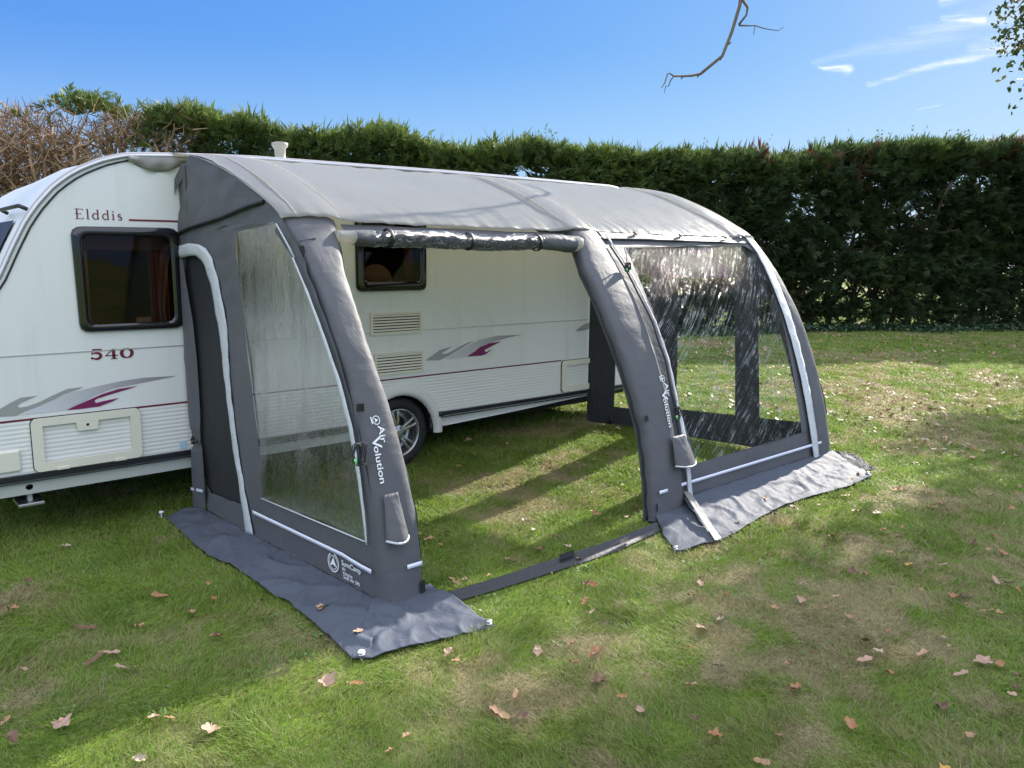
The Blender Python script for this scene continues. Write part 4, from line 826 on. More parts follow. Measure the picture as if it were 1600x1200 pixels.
# decals
for key in ('flame1', 'flame2'):
    for (P_, m_, yy) in zip(DATA[key], (M_GREYV, M_LILAC, M_PURPLE), (-.0016, -.0024, -.0032)):
        V, F = scan(P_, [], lambda x, z: (x, yy, z), .01, .2); mk('flame_decal', V, F, m_, van, False)
V, F = scan(DATA['flame3'][0], [], lambda x, z: (x, -.002, z), .01, .2); mk('flame_decal', V, F, M_GREYV, van, False)
dc = MB(); f3 = lambda x, z: (x, -.003, z)
def arcp(cx, cz, rx, rz, a0, a1, n=14): return [(cx + rx * math.cos(R(a0 + (a1 - a0) * i / n)), cz + rz * math.sin(R(a0 + (a1 - a0) * i / n))) for i in range(n + 1)]
def word(s_, x, z, h, sp):
    t1, t2 = h * .13, h * .045
    for ch_ in s_:
        if ch_ == 'E':
            stroke_faces(dc, [(x + h * .18, z), (x + h * .18, z + h)], t1, f3)
            for zz, l in ((0, .78), (.5, .55), (1, .72)): stroke_faces(dc, [(x, z + zz * h), (x + l * h, z + zz * h)], t2 * 1.3, f3)
            for zz in (0, 1): stroke_faces(dc, [(x + h * .74, z + zz * h + (.0 if zz == 0 else -.16 * h)), (x + h * .76, z + zz * h + (.16 * h if zz == 0 else 0))], t2, f3)
            stroke_faces(dc, [(x + h * .55, z + h * .42), (x + h * .55, z + h * .58)], t2, f3); x += h * .98
        elif ch_ == 'l':
            stroke_faces(dc, [(x + h * .1, z), (x + h * .1, z + h * 1.02)], t1, f3); stroke_faces(dc, [(x - h * .04, z), (x + h * .24, z)], t2, f3); stroke_faces(dc, [(x - h * .04, z + h * .97), (x + h * .1, z + h * 1.02)], t2, f3); x += h * .42
        elif ch_ == 'd':
            stroke_faces(dc, arcp(x + h * .3, z + h * .3, h * .27, h * .3, 40, 320), [t2 + (t1 - t2) * math.sin(math.pi * i / 14) for i in range(15)], f3)
            stroke_faces(dc, [(x + h * .54, z), (x + h * .54, z + h)], t1, f3); stroke_faces(dc, [(x + h * .4, z + h * .96), (x + h * .54, z + h)], t2, f3); stroke_faces(dc, [(x + h * .54, z + .01 * h), (x + h * .68, z + .03 * h)], t2, f3); x += h * .86
        elif ch_ == 'i':
            stroke_faces(dc, [(x + h * .1, z), (x + h * .1, z + h * .62)], t1, f3); stroke_faces(dc, [(x - h * .04, z), (x + h * .24, z)], t2, f3); stroke_faces(dc, [(x - h * .04, z + h * .58), (x + h * .1, z + h * .62)], t2, f3)
            stroke_faces(dc, [(x + h * .03, z + h * .85), (x + h * .17, z + h * .85)], t1, f3); x += h * .44
        elif ch_ == 's':
            P_ = arcp(x + h * .2, z + h * .46, h * .15, h * .15, 30, 250, 8) + arcp(x + h * .2, z + h * .16, h * .17, h * .16, 70, -160, 9); stroke_faces(dc, P_, [t2 * 1.4 + (t1 - t2) * math.sin(math.pi * i / (len(P_) - 1)) for i in range(len(P_))], f3); x += h * .44
        x += sp
    return x
word('Elddis', -1.038, 1.982, .058, .0065)
stroke_faces(dc, [(-.735, 1.985), (-.43, 1.988)], .011, f3)
dc.build('name_lettering', M_MAROON, van)
dc = MB(); z0 = 1.113; h = .062
x = -1.012
stroke_faces(dc, [(x + .010, z0 + h), (x + .064, z0 + h - .003)], [.014, .016], f3); stroke_faces(dc, [(x + .012, z0 + h), (x + .006, z0 + h * .55)], .006, f3)
stroke_faces(dc, arcp(x + .030, z0 + .024, .027, .019, 135, -150, 14), [.005 + .013 * math.sin(math.pi * i / 14) for i in range(15)], f3); stroke_faces(dc, [(x + .0, z0 + .012), (x + .014, z0 + .010)], .012, f3)
x = -.930
stroke_faces(dc, [(x + .05, z0 - .002), (x + .05, z0 + h)], .019, f3); stroke_faces(dc, [(x + .048, z0 + h), (x + .002, z0 + .020)], .006, f3); stroke_faces(dc, [(x, z0 + .020), (x + .075, z0 + .020)], .006, f3); stroke_faces(dc, [(x + .030, z0 - .001), (x + .072, z0 - .001)], .004, f3)
x = -.842
stroke_faces(dc, arcp(x + .040, z0 + .030, .031, .029, 90, 450, 28), [.006 + .016 * abs(math.sin(2 * math.pi * i / 28)) ** 1.3 for i in range(29)], f3)
dc.build('number_lettering', M_MAROON, van)
# roof items
ch_ = MB(); V, F = tube_geo([(.535, .5, 2.44), (.535, .5, 2.50), (.535, .5, 2.52), (.535, .5, 2.595), (.535, .5, 2.60), (.535, .5, 2.612), (.535, .5, 2.635), (.535, .5, 2.64)], [.055, .055, .040, .044, .050, .062, .062, .045], 20); ch_.add(V, F)
chim = ch_.build('roof_flue', plain('flue_plastic', (.30, .29, .25), .5), van, True)
rv = MB(); rv.box((2.7, .15, 2.49), (2.78, .25, 2.515)); bev(rv.build('roof_vent', M_SKIRT, van), .008); rv = MB(); rv.box((3.9, .12, 2.47), (4.02, .9, 2.52)); bev(rv.build('roof_vent', M_SKIRT, van), .008)
eb = MB(); eb.box((4.20, -.006, .44), (4.285, .004, 2.2)); eb.build('corner_strip', M_GREYV, van)
eb = MB(); eb.box((4.18, -.03, .43), (4.31, .05, .475)); bev(eb.build('bumper_corner', M_BLACKRAIL, van), .01)

# ---------------- awning ----------------
PF = [(0.03, 2.44), (-.25, 2.392), (-.5, 2.33), (-.83, 2.215), (-1.1, 2.095), (-1.34, 1.955), (-1.6, 1.67), (-1.83, 1.33), (-2.01, .95), (-2.13, .59), (-2.2, .3), (-2.24, 0.02)]
def catmull(P, m_=14):
    P = [Vector(p) for p in P]; Q = [P[0] * 2 - P[1]] + P + [P[-1] * 2 - P[-2]]; out_ = []
    for i in range(1, len(Q) - 2):
        a, b_, c_, d = Q[i - 1:i + 3]
        for j in range(m_):
            t = j / m_; out_.append(.5 * ((2 * b_) + (c_ - a) * t + (2 * a - 5 * b_ + 4 * c_ - d) * t * t + (3 * b_ - a - 3 * c_ + d) * t ** 3))
    out_.append(P[-1]); return out_
PC = catmull(PF); PS = [0.0]
for a, c in zip(PC, PC[1:]): PS.append(PS[-1] + (c - a).length)
STOT = PS[-1]
def prof(s):
    s = min(max(s, 0), STOT); lo, hi = 0, len(PS) - 2
    import bisect
    i = min(max(bisect.bisect_right(PS, s) - 1, 0), len(PS) - 2); f = (s - PS[i]) / (PS[i + 1] - PS[i]); p = PC[i].lerp(PC[i + 1], f)
    i0 = max(i - 3, 0); i1 = min(i + 4, len(PC) - 1); t = (PC[i1] - PC[i0]).normalized(); nrm = Vector((t.y, -t.x))   # outward (towards -y / up)
    if nrm.y < 0 and nrm.x > 0: nrm = -nrm
    nrm = Vector((-abs(nrm.x), abs(nrm.y))); return p, nrm, t
def s_of_z(z):
    lo, hi = 0.0, STOT
    for _ in range(40):
        m_ = (lo + hi) / 2
        if prof(m_)[0].y > z: lo = m_
        else: hi = m_
    return (lo + hi) / 2
SZ = {}
def Sz(z):
    k_ = round(z, 4)
    if k_ not in SZ: SZ[k_] = s_of_z(z)
    return SZ[k_]
def surf(x, z, off=0.0):
    p, n_, t = prof(Sz(z)); return Vector((x, p.x + n_.x * off, p.y + n_.y * off))
def rz(x, s):   # the rail climbs slightly towards the right
    return (.017 * (x - 1.0)) * max(0, 1 - s / 1.3)
def lpx(y): return -.43 - .073 * y
aw = empty('awning', (2.0, -1.1, 0), 'grey inflatable caravan porch awning with clear windows and open front', 'awning')
S_BR = Sz(1.955)
# roof
V = []; F = []; nxr, nsr = 230, 44; x0, x1 = -.34, 4.315
for i in range(nxr + 1):
    for j in range(nsr + 1):
        s = S_BR * j / nsr; p, n_, t = prof(s); xl = lpx(p.x) - .014; x = xl + (x1 - xl) * i / nxr
        fs = s / S_BR; off = .012
        for xc, w in ((-.15, .17), (1.98, .16), (4.15, .17)): off += .026 * math.exp(-((x - xc) / w) ** 4) * min(1, fs * 3)
        mid = min(abs(x - .92), abs(x - 3.05)); off += -.035 * math.cos(min(1, mid / 1.05) * math.pi / 2) * math.sin(math.pi * min(fs, .95)) * .8
        off += .006 * nz3(x * 3, s * 2, 1) * fs
        edge = max(0, fs - .78) / .22; off += .010 * edge * nz3(x * 14, s * 1.5, 4); off += .004 * nz3(x * 7 + s * 6, s * 6, 9) * fs
        ff = abs(math.sin(x * 21 + 2 * math.sin(x * 3.1))) * .004 * edge; off += ff
        top_w = max(0, 1 - fs * 5); dz = .016 * top_w * nz3(x * 7, 0, 2)
        if j == 0: p = p + Vector((.0, -.004))
        if x < -.25 and fs < 1: pass
        V.append((x, p.x + n_.x * off, p.y + n_.y * off + rz(x, s) + dz))
for i in range(nxr):
    for j in range(nsr): a = i * (nsr + 1) + j; F.append((a, a + nsr + 1, a + nsr + 2, a + 1))
solid(mk('roof', V, F, F_ROOF, aw), .003, -1)
# raised seams on the roof over the tubes
sm = MB()
for xs in (-.262, .03, 1.86, 2.12, 4.0, 4.28):
    pts = []
    for j in range(40):
        s = S_BR * (.04 + .96 * j / 39); p, n_, t = prof(s); off = .017
        for xc, w in ((-.15, .17), (1.98, .16), (4.15, .17)): off += .026 * math.exp(-((xs - xc) / w) ** 4) * min(1, s / S_BR * 3)
        pts.append((xs, p.x + n_.x * off, p.y + n_.y * off + rz(xs, s)))
    sm = MB(); sm.tube(pts, .0028, 5); sm.build('roof_piping', F_ROOF, aw, True)
# flap of roof fabric along the rail beyond the left end
V = []; F = []; n = 24
for i in range(n + 1):
    t = i / n; x = -.72 + .40 * t; zt = 2.383 + .02 * t; d = .012 + .085 * math.sin(math.pi * min(1, t * .85 + .12)) ** 1.3
    for q in range(6): g_ = q / 5; V.append((x, -.012 - .02 * math.sin(g_ * 3) - .012 * math.sin(t * 19 + g_ * 2) * g_, zt - d * g_))
for i in range(n):
    for q in range(5): a = i * 6 + q; F.append((a, a + 6, a + 7, a + 1))
solid(mk('rail_flap', V, F, F_ROOF, aw), .002)
# arch sleeves
def sleeve(name, fx0, fx1, s0, s1, mat, depth=.16, seed=0, n=22, ns=90, front=.05):
    V = []; F = []
    for j in range(ns + 1):
        s = s0 + (s1 - s0) * j / ns; p, n_, t = prof(s); a0, a1 = fx0(p.y), fx1(p.y); xm = (a0 + a1) / 2; w = (a1 - a0) / 2
        for i in range(n):
            a = 2 * math.pi * i / n; ca, sa = math.cos(a), math.sin(a)
            ex = w * math.copysign(abs(sa) ** .55, sa); ey = (depth / 2) * math.copysign(abs(ca) ** .62, ca) - depth / 2 + front
            wrk = .004 * nz3(s * 6, a * 1.6, seed) + .0022 * nz3(s * 17 + a * 2, a * 2.5, seed + 5)
            r_ = 1 + wrk / max(w, .05)
            V.append((xm + ex * r_, p.x + n_.x * (ey + wrk), p.y + n_.y * (ey + wrk)))
    for j in range(ns):
        for i in range(n): a = j * n + i; c_ = j * n + (i + 1) % n; F.append((a, c_, c_ + n, a + n))
    return mk(name, V, F, mat, aw)
lerpz = lambda P_: (lambda z: float(np.interp(z, [q[0] for q in P_], [q[1] for q in P_])))
sleeve('arch_sleeve', lerpz([(0, -.285), (1.0, -.285), (1.6, -.295), (1.8, -.315), (1.97, -.345)]), lerpz([(0, -.055), (.47, -.040), (.9, -.075), (1.34, -.118), (1.67, -.100), (1.88, -.035), (1.97, .0)]), S_BR - .03, STOT, F_DARK, .16, 1, n=36, front=.022)
sleeve('arch_sleeve', lerpz([(0, 1.81), (.6, 1.835), (1.3, 1.79), (1.7, 1.80), (1.9, 1.88)]), lerpz([(0, 2.17), (.6, 2.15), (1.3, 2.16), (1.95, 2.17)]), S_BR - .03, STOT, F_DARK, .15, 2, n=36, front=.034)
sleeve('arch_sleeve', lerpz([(0, 4.09), (.3, 4.07), (1, 4.08), (1.7, 4.14), (1.95, 4.17)]), lerpz([(0, 4.31), (1.95, 4.31)]), S_BR - .03, STOT, F_DARK, .17, 3, n=36, front=.030)
# inner parts of the tubes above, under the roof
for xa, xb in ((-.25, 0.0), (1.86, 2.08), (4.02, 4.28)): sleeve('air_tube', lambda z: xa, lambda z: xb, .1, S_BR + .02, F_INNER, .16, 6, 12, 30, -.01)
# zips along the opening edges
ZL = ([0, .47, .9, 1.34, 1.67, 1.88], [-.045, -.030, -.066, -.108, -.092, -.03])
for xs, s_ in ((.016, 11), (1.795, 12)):
    pts = []
    for j in range(60):
        z = 1.88 - 1.85 * j / 59; xx = float(np.interp(z, *ZL)) if xs < 1 else float(np.interp(z, [0, .6, 1.3, 1.7, 1.9], [1.805, 1.83, 1.785, 1.795, 1.87])); q = surf(xx, z, -.045 + .004 * math.sin(j)); pts.append(q)
    z_ = MB(); z_.tube(pts, .0085, 6); z_.build('zip', ZIP, aw, True)
# front right panel with the window
WR = [(2.382, 1.853), (3.2, 1.878), (4.076, 1.897), (4.155, 1.841), (4.11, 1.68), (4.03, 1.424), (3.96, 1.15), (3.899, .894), (3.865, .6), (3.857, .336), (2.346, .326), (2.271, .713), (2.262, 1.068), (2.293, 1.47), (2.345, 1.747)]
def frp(x, z):
    wv = .010 * nz3(x * 2.5, z * 2.5, 21) + .004 * nz3(x * 9, z * 4, 22); lo = max(0, (.35 - z) / .35); wv += .014 * lo * nz3(x * 5, z * 9, 23)
    return surf(x, z, .004 + wv)
V, F = scan([(2.10, .03), (4.24, .03), (4.27, 1.0), (4.29, 1.975), (2.12, 1.96)], [WR], frp, .035, .045); mk('front_panel', V, F, F_DARK, aw)
def shrinkp(P, k_):
    cx = sum(p[0] for p in P) / len(P); cy = sum(p[1] for p in P) / len(P); return [(cx + (x - cx) * k_, cy + (y - cy) * k_) for x, y in P]
def wrp(x, z):
    u_ = x * .82 + z * .57; v_ = x * .57 - z * .82         # creases run along u_, from upper right to lower left
    rd = lambda q: 1 - min(1, abs(q) * 4)
    act = .35 + .65 * max(0, min(1, (z - .8) * 1.4))
    wv = .008 * nz3(v_ * 5, u_ * 1.2, 31) + .007 * rd(nz3(v_ * 8, u_ * 1.3, 33)) * act + .004 * rd(nz3(v_ * 19, u_ * 2.6, 36)) * act
    tl_ = max(0, min(1, (z - 1.35) * 3)) * max(0, min(1, (3.6 - x))); wv += .006 * rd(nz3(x * 10 + z * 3, z * 10, 35)) * tl_
    return surf(x, z, wv - .004)
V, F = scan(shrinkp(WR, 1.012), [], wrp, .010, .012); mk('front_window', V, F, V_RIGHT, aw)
# valance with toggles above the window
V, F = scan([(2.17, 1.905), (4.16, 1.915), (4.20, 1.965), (2.17, 1.955)], [], lambda x, z: surf(x, z, .022 + .007 * nz3(x * 6, z * 8, 44)), .012, .04); mk('valance', V, F, F_DARK, aw)
for xx in (2.578, 3.161, 3.822):
    t_ = MB(); q = surf(xx, 1.945, .035); t_.tube([q + Vector((-.025, 0, .01)), q, q + Vector((.012, -.004, -.012))], [.006, .008, .005], 6); t_.tube([q + Vector((-.02, 0, -.01)), q + Vector((.02, 0, .004))], .005, 6); t_.build('toggle', BLACKP, aw, True)
# pale strip down the right arch, pale strip and zip down the middle
def strip(name, L, Q, mat, off, n=70, wob=.004, seed=0, th=.004):
    A_ = resample([surf(x, z, off) for x, z in L], n); B_ = resample([surf(x, z, off) for x, z in Q], n); V = []; F = []
    for i in range(n):
        for q in range(5):
            f = q / 4; p = A_[i].lerp(B_[i], f); w_ = wob * nz3(i * .35, f * 2, seed) + .004 * math.sin(f * math.pi); V.append(p + Vector((wob * .8 * nz3(i * .22, 3, seed), -w_ - .002, w_ * .5)))
    for i in range(n - 1):
        for q in range(4): a = i * 5 + q; F.append((a, a + 1, a + 6, a + 5))
    return solid(mk(name, V, F, mat, aw), th)
LS, RS = [(4.17, 1.96), (4.15, 1.83), (4.11, 1.70), (4.06, 1.531), (4.01, 1.30), (3.975, 1.05), (3.955, .8), (3.945, .55), (3.95, .3), (3.985, .05)], [(4.27, 1.965), (4.255, 1.83), (4.22, 1.70), (4.175, 1.531), (4.125, 1.30), (4.085, 1.05), (4.065, .8), (4.055, .55), (4.05, .3), (4.075, .04)]
strip('pale_strip', LS, RS, F_TRIM, .030, 80, .004, 51)
ML = [(2.20, 1.93), (2.205, 1.75), (2.21, 1.55), (2.225, 1.3), (2.225, 1.05), (2.20, .8), (2.19, .5), (2.18, .25), (2.185, .02)]
strip('pale_strip', ML, [(x + (.016 if z > 1.2 else .020 if z > .6 else .045), z) for x, z in ML], F_TRIM, .034, 80, .005, 61)
zz = MB(); zz.tube([surf(x - .028 + .004 * math.sin(z * 20), z, .034) for x, z in [(float(np.interp(z, [q[1] for q in ML][::-1], [q[0] for q in ML][::-1])), z) for z in np.linspace(1.85, .45, 60)]], .008, 6); zz.build('zip', ZIP, aw, True)
# right side reflective tape
def tape(P_, off, w=.022):
    V = []; F = []; Q = P_
    for x, z in Q: V += [surf(x, z - w / 2, off), surf(x, z + w / 2, off)]
    for i in range(len(Q) - 1): F.append((2 * i, 2 * i + 2, 2 * i + 3, 2 * i + 1))
    return V, F
solid(mk('reflective_tape', *tape([(2.06 + .05 * i, .215) for i in range(43)], .026), REFL, aw), .002)
solid(mk('reflective_tape', *tape([(1.845 + .03 * i, .215) for i in range(4)], .052), REFL, aw), .002)
solid(mk('reflective_tape', *tape([(-.165 + .018 * i, .222) for i in range(6)], .034), REFL, aw), .002)
# small pockets that cover the pressure valves
def pocket(P4, x0, x1, z0, z1, off, flare=.06, tilt=0):
    V = []; F = []; n = 14; m_ = 14
    for j in range(m_ + 1):
        t = j / m_
        for i in range(n + 1):
            u_ = i / n; ww = .62 + .38 * t; x = (x0 + x1) / 2 + (u_ - .5) * (x1 - x0) * ww + tilt * t; z = z1 + (z0 - z1) * t - .02 * t * math.sin(math.pi * u_)
            V.append(surf(x, z, off + .012 + math.sin(math.pi * u_) ** .7 * flare * t + .003 * nz3(u_ * 6, t * 5, x0)))
    for j in range(m_):
        for i in range(n): a = j * (n + 1) + i; F.append((a, a + 1, a + n + 2, a + n + 1))
    o = solid(mk('valve_pocket', V, F, F_DARK, aw), .003); e_ = MB(); e_.tube(V[-(n + 1):], .0065, 6); e_.build('piping', F_TRIM, o, True); return o
pocket(None, -.275, -.145, .375, .59, .032, .045, .0); pocket(None, 1.985, 2.215, .36, .55, .06, .05, .03)
# the right arch carries its pocket on the outer side
V = []; F = []
for j in range(11):
    t = j / 10; z = .70 - .27 * t; p = surf(4.30, z, -.02)
    for i in range(9): u_ = i / 8; V.append((4.315 + .13 * t * math.sin(math.pi * u_ * .5 + math.pi / 2 * 0), p.y - .03 + .09 * u_, z - .01 * u_))
for j in range(10):
    for i in range(8): a = j * 9 + i; F.append((a, a + 1, a + 10, a + 9))
o = solid(mk('valve_pocket', V, F, F_DARK, aw), .003); e_ = MB(); e_.tube(V[-9:], .0065, 6); e_.build('piping', F_TRIM, o, True)
# lettering
def text_mesh(s_, size):
    cu = bpy.data.curves.new('t', 'FONT'); cu.body = s_; cu.size = size; cu.offset = size * .012; o = bpy.data.objects.new('t', cu); C.objects.link(o)
    dg = bpy.context.evaluated_depsgraph_get(); me = bpy.data.meshes.new_from_object(o.evaluated_get(dg)); bpy.data.objects.remove(o)
    V = [v.co.copy() for v in me.vertices]; F = [tuple(p.vertices) for p in me.polygons]; bpy.data.meshes.remove(me); return V, F
def arch_text(xb, ztop, size, off, sc=1.0, parent=None, jx=0):
    tm = MB(); 
    for txt, x_, z_, sz, ax_ in (('Air', xb + .047 * sc, ztop, size, 1), ('V', xb - .002, ztop - .048 * sc, size * 1.45, 1), ('olution', xb, ztop - .091 * sc, size, 1)):
        V, F = text_mesh(txt, sz); tm.add([surf(x_ + v.y * .80, z_ - v.x * 1.02, off) for v in V], F)
    ring = [(xb + .05 * sc - .004 + .020 * sc * math.cos(a), ztop + .028 * sc + .020 * sc * math.sin(a)) for a in [i * math.pi / 10 for i in range(21)]]
    L, Q = stroke(ring, .004 * sc); n = len(L); tm.add([surf(*q, off) for q in L + Q], [(n + i, n + i + 1, i + 1, i) for i in range(n - 1)])
    cx, cz = xb + .046 * sc, ztop + .028 * sc; tm.add([surf(cx + .012 * sc, cz, off), surf(cx - .010 * sc, cz - .011 * sc, off), surf(cx - .006 * sc, cz, off), surf(cx - .010 * sc, cz + .011 * sc, off)], [(0, 1, 2), (0, 2, 3)])
    L, Q = stroke([(xb + .018 * sc, ztop + .046 * sc), (xb + .020 * sc, ztop + .012 * sc)], .006 * sc); tm.add([surf(*q, off) for q in L + Q], [(2, 3, 1, 0)])
    tm.build('lettering', PRINT, aw)
arch_text(-.250, .915, .062, .0305); arch_text(2.055, .905, .068, .0425, 1.05)
tm = MB()
for txt, z_, sz in (('Volution', .62, .055),):
    V, F = text_mesh(txt, sz); tm.add([Vector((4.318, surf(4.3, z_ + .10 - v.x, -.02).y + v.y * .8, z_ + .10 - v.x)) for v in V], F)
tm.build('lettering', PRINT, aw)
# left side panel
def lsp(y, z):
    wv = .008 * nz3(y * 3, z * 2.2, 71) + .005 * nz3(y * 11 + z * 3, z * 2.5, 72)
    wv += .010 * nz3(y * 5 + z * 9, z * 4 - y * 3, 74) * max(0, min(1, (z - 1.2) * 2))
    return (lpx(y) - .006 - wv, y, z)
front_edge = [(prof(Sz(z))[0].x + prof(Sz(z))[1].x * (.014 if z > 1.7 else -.02), z + prof(Sz(z))[1].y * (.014 if z > 1.7 else 0)) for z in np.linspace(.03, 2.32, 40)]
rear_edge = [(-.17, 2.345), (-.135, 2.30), (-.137, 2.17), (-.02, 2.033), (-.004, 1.91), (-.007, 1.75), (-.02, 1.3), (-.03, .7), (-.06, .3), (-.22, .06)]
outer = front_edge + [(-.40, 2.368), (-.25, 2.392)] + rear_edge
DOOR = [(-.026, 1.748), (-.291, 1.772), (-.36, 1.745), (-.402, 1.705), (-.46, 1.60), (-.511, 1.489), (-.55, 1.39), (-.576, 1.294), (-.595, 1.13), (-.602, .975), (-.64, .78), (-.69, .579), (-.74, .37), (-.777, .222), (-.27, .195), (-.08, .35), (-.06, .9), (-.04, 1.4)]
WL = [(-.806, 1.907), (-1.27, 1.947), (-1.415, 1.809), (-1.562, 1.602), (-1.71, 1.38), (-1.841, 1.156), (-1.93, .92), (-1.992, .68), (-2.063, .341), (-1.0, .326), (-.967, .668), (-.893, 1.164), (-.814, 1.578)]
V, F = scan(outer, [DOOR, WL], lsp, .03, .035); mk('side_panel', V, F, F_DARK, aw)
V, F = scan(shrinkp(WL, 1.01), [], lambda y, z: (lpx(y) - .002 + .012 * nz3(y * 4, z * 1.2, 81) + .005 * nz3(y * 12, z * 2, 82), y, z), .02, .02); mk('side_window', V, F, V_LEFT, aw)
V, F = scan(shrinkp(DOOR, 1.01), [], lambda y, z: (lpx(y) + .012 + .01 * nz3(y * 3, z, 85), y, z), .05, .06); mk('door_mesh', V, F, F_MESH, aw)
def pstrip(name, L, Q, mat, off, n=60, seed=0, th=.004, wob=.006):
    A_ = resample([(lpx(y) - off, y, z) for y, z in L], n); B_ = resample([(lpx(y) - off, y, z) for y, z in Q], n); V = []; F = []
    for i in range(n):
        for q in range(5): f = q / 4; p = A_[i].lerp(B_[i], f); V.append(p + Vector((-.006 * math.sin(f * math.pi) - wob * nz3(i * .3, f * 2.5, seed), wob * .9 * nz3(i * .25, 7, seed), 0)))
    for i in range(n - 1):
        for q in range(4): a = i * 5 + q; F.append((a, a + 1, a + 6, a + 5))
    return solid(mk(name, V, F, mat, aw), th)
pstrip('pale_strip', [(-.02, 1.828), (-.18, 1.845), (-.327, 1.836), (-.42, 1.81), (-.498, 1.755), (-.567, 1.609), (-.61, 1.49), (-.648, 1.377), (-.655, 1.2), (-.658, .978), (-.70, .70), (-.74, .495), (-.81, .25), (-.87, .06)],
       [(-.02, 1.748), (-.18, 1.765), (-.27, 1.768), (-.34, 1.745), (-.39, 1.70), (-.475, 1.57), (-.50, 1.48), (-.55, 1.294), (-.572, 1.15), (-.588, .975), (-.635, .70), (-.675, .495), (-.735, .25), (-.775, .05)], F_TRIM, .016, 90, 91)
# gathered rear strip tied back
V, F = scan(DATA['rear_strip'], [], lambda y, z: (lpx(y) - .014 - .022 * abs(math.sin((y + .2) * 16)) * (.4 if abs(z - .53) < .05 else 1), y, z), .03, .02); mk('rear_strip', V, F, F_DARK, aw)
tb = MB(); tb.tube([(lpx(-.14) - .03, -.09, .55), (lpx(-.14) - .055, -.14, .545), (lpx(-.14) - .04, -.195, .54)], .009, 6); tb.tube([(lpx(-.14) - .05, -.16, .55), (lpx(-.14) - .06, -.18, .53)], .013, 6); tb.build('tie_cord', BLACKP, aw, True)
mk('reflective_tape', *( [(lpx(-.03) - .034, -.03, .168), (lpx(-.22) - .036, -.228, .195), (lpx(-.22) - .036, -.228, .215), (lpx(-.03) - .034, -.03, .188)], [(0, 1, 2, 3)] ), REFL, aw, False)
V = []; F = []
for i in range(30): y = -.885 - .975 * i / 29; V += [(lpx(y) - .022, y, .203), (lpx(y) - .022, y, .226)]
for j, (y, z) in enumerate(((-1.95, .212), (-2.05, .205), (-2.13, .203))): V += [(lpx(y) - .03, y, z - .011), (lpx(y) - .03, y, z + .012)]
F = [(2 * i, 2 * i + 2, 2 * i + 3, 2 * i + 1) for i in range(32)]; solid(mk('reflective_tape', V, F, REFL, aw), .002)
sz_ = MB(); sz_.tube([(lpx(y) - .016, y, z) for y, z in [(0.0, 1.905)] + DATA['seam'][1:]], .012, 6); sz_.build('zip', ZIP, aw, True)
# pale edging along the front edge of the side window
pe = MB(); pe.tube([(lpx(y) - .018, y, z) for y, z in [(-1.30, 1.94), (-1.415, 1.825), (-1.475, 1.76)]], .005, 6); pe.build('piping', F_TRIM, aw, True); pe = MB(); pe.tube([(lpx(y) - .018, y, z) for y, z in WL[8:10]], .004, 6); pe.build('piping', F_TRIM, aw, True)
EL = [(-1.475, 1.76), (-1.60, 1.58), (-1.735, 1.36), (-1.86, 1.14), (-1.955, .92), (-2.02, .68), (-2.06, .5), (-2.09, .335)]
pstrip('pale_edging', EL, [(y - .006 - .030 * math.sin(math.pi * i / 7), z) for i, (y, z) in enumerate(EL)], F_TRIM, .026, 60, 95, .003, .002)
# top rear corner: strap, and a dark sheet painted for the gap's shade
pdk = MB(); pdk.add([(-.425, -.175, 2.33), (-.415, -.008, 2.30), (-.415, -.006, 1.55), (-.425, -.04, 1.55), (-.42, -.15, 2.0)], [(0, 1, 2, 3, 4)]); solid(pdk.build('gap_shade', F_INNER, aw), .006)
sp = MB(); sp.add([(-.40, -.20, 2.345), (-.42, -.09, 2.352), (-.445, -.012, 2.255), (-.45, -.010, 2.15), (-.44, -.03, 2.20)], [(0, 1, 2, 3, 4)]); sp.build('corner_strap', F_DARK, aw)
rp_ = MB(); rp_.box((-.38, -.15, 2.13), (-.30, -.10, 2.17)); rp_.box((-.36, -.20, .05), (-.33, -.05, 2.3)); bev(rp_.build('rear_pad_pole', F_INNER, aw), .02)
rp_ = MB(); rp_.tube([(-.43, -.012, 1.35), (-.43, -.025, 1.38)], .012, 6); rp_.build('toggle', BLACKP, aw, True)
# logo and words low on the side panel
tm = MB(); cy, cz = -1.775, .148
def sidept(u_, v_, o_=.0235): return (lpx(u_) - o_, u_, v_)
for r_, w_, a0, a1 in ((.050, .007, 100, 420), (.037, .004, 0, 360)):
    L, Q = stroke(arcp(cy, cz, r_, r_, a0, a1, 28), w_); n = len(L); tm.add([sidept(*q) for q in L + Q], [(n + i, n + i + 1, i + 1, i) for i in range(n - 1)])
tm.add([sidept(cy, cz + .030), sidept(cy - .032, cz - .022), sidept(cy, cz - .012), sidept(cy + .032, cz - .022)], [(0, 1, 2), (0, 2, 3)])
for txt, u_, v_, sz in (('SunnCamp', -1.853, .158, .040), ('Air', -1.858, .132, .026), ('Volution', -1.862, .110, .026), ('Swift Air 390', -1.868, .088, .028)):
    V, F = text_mesh(txt, sz); tm.add([sidept(u_ - v.x, v_ + v.y) for v in V], F)
tm.build('lettering', PRINT, aw)
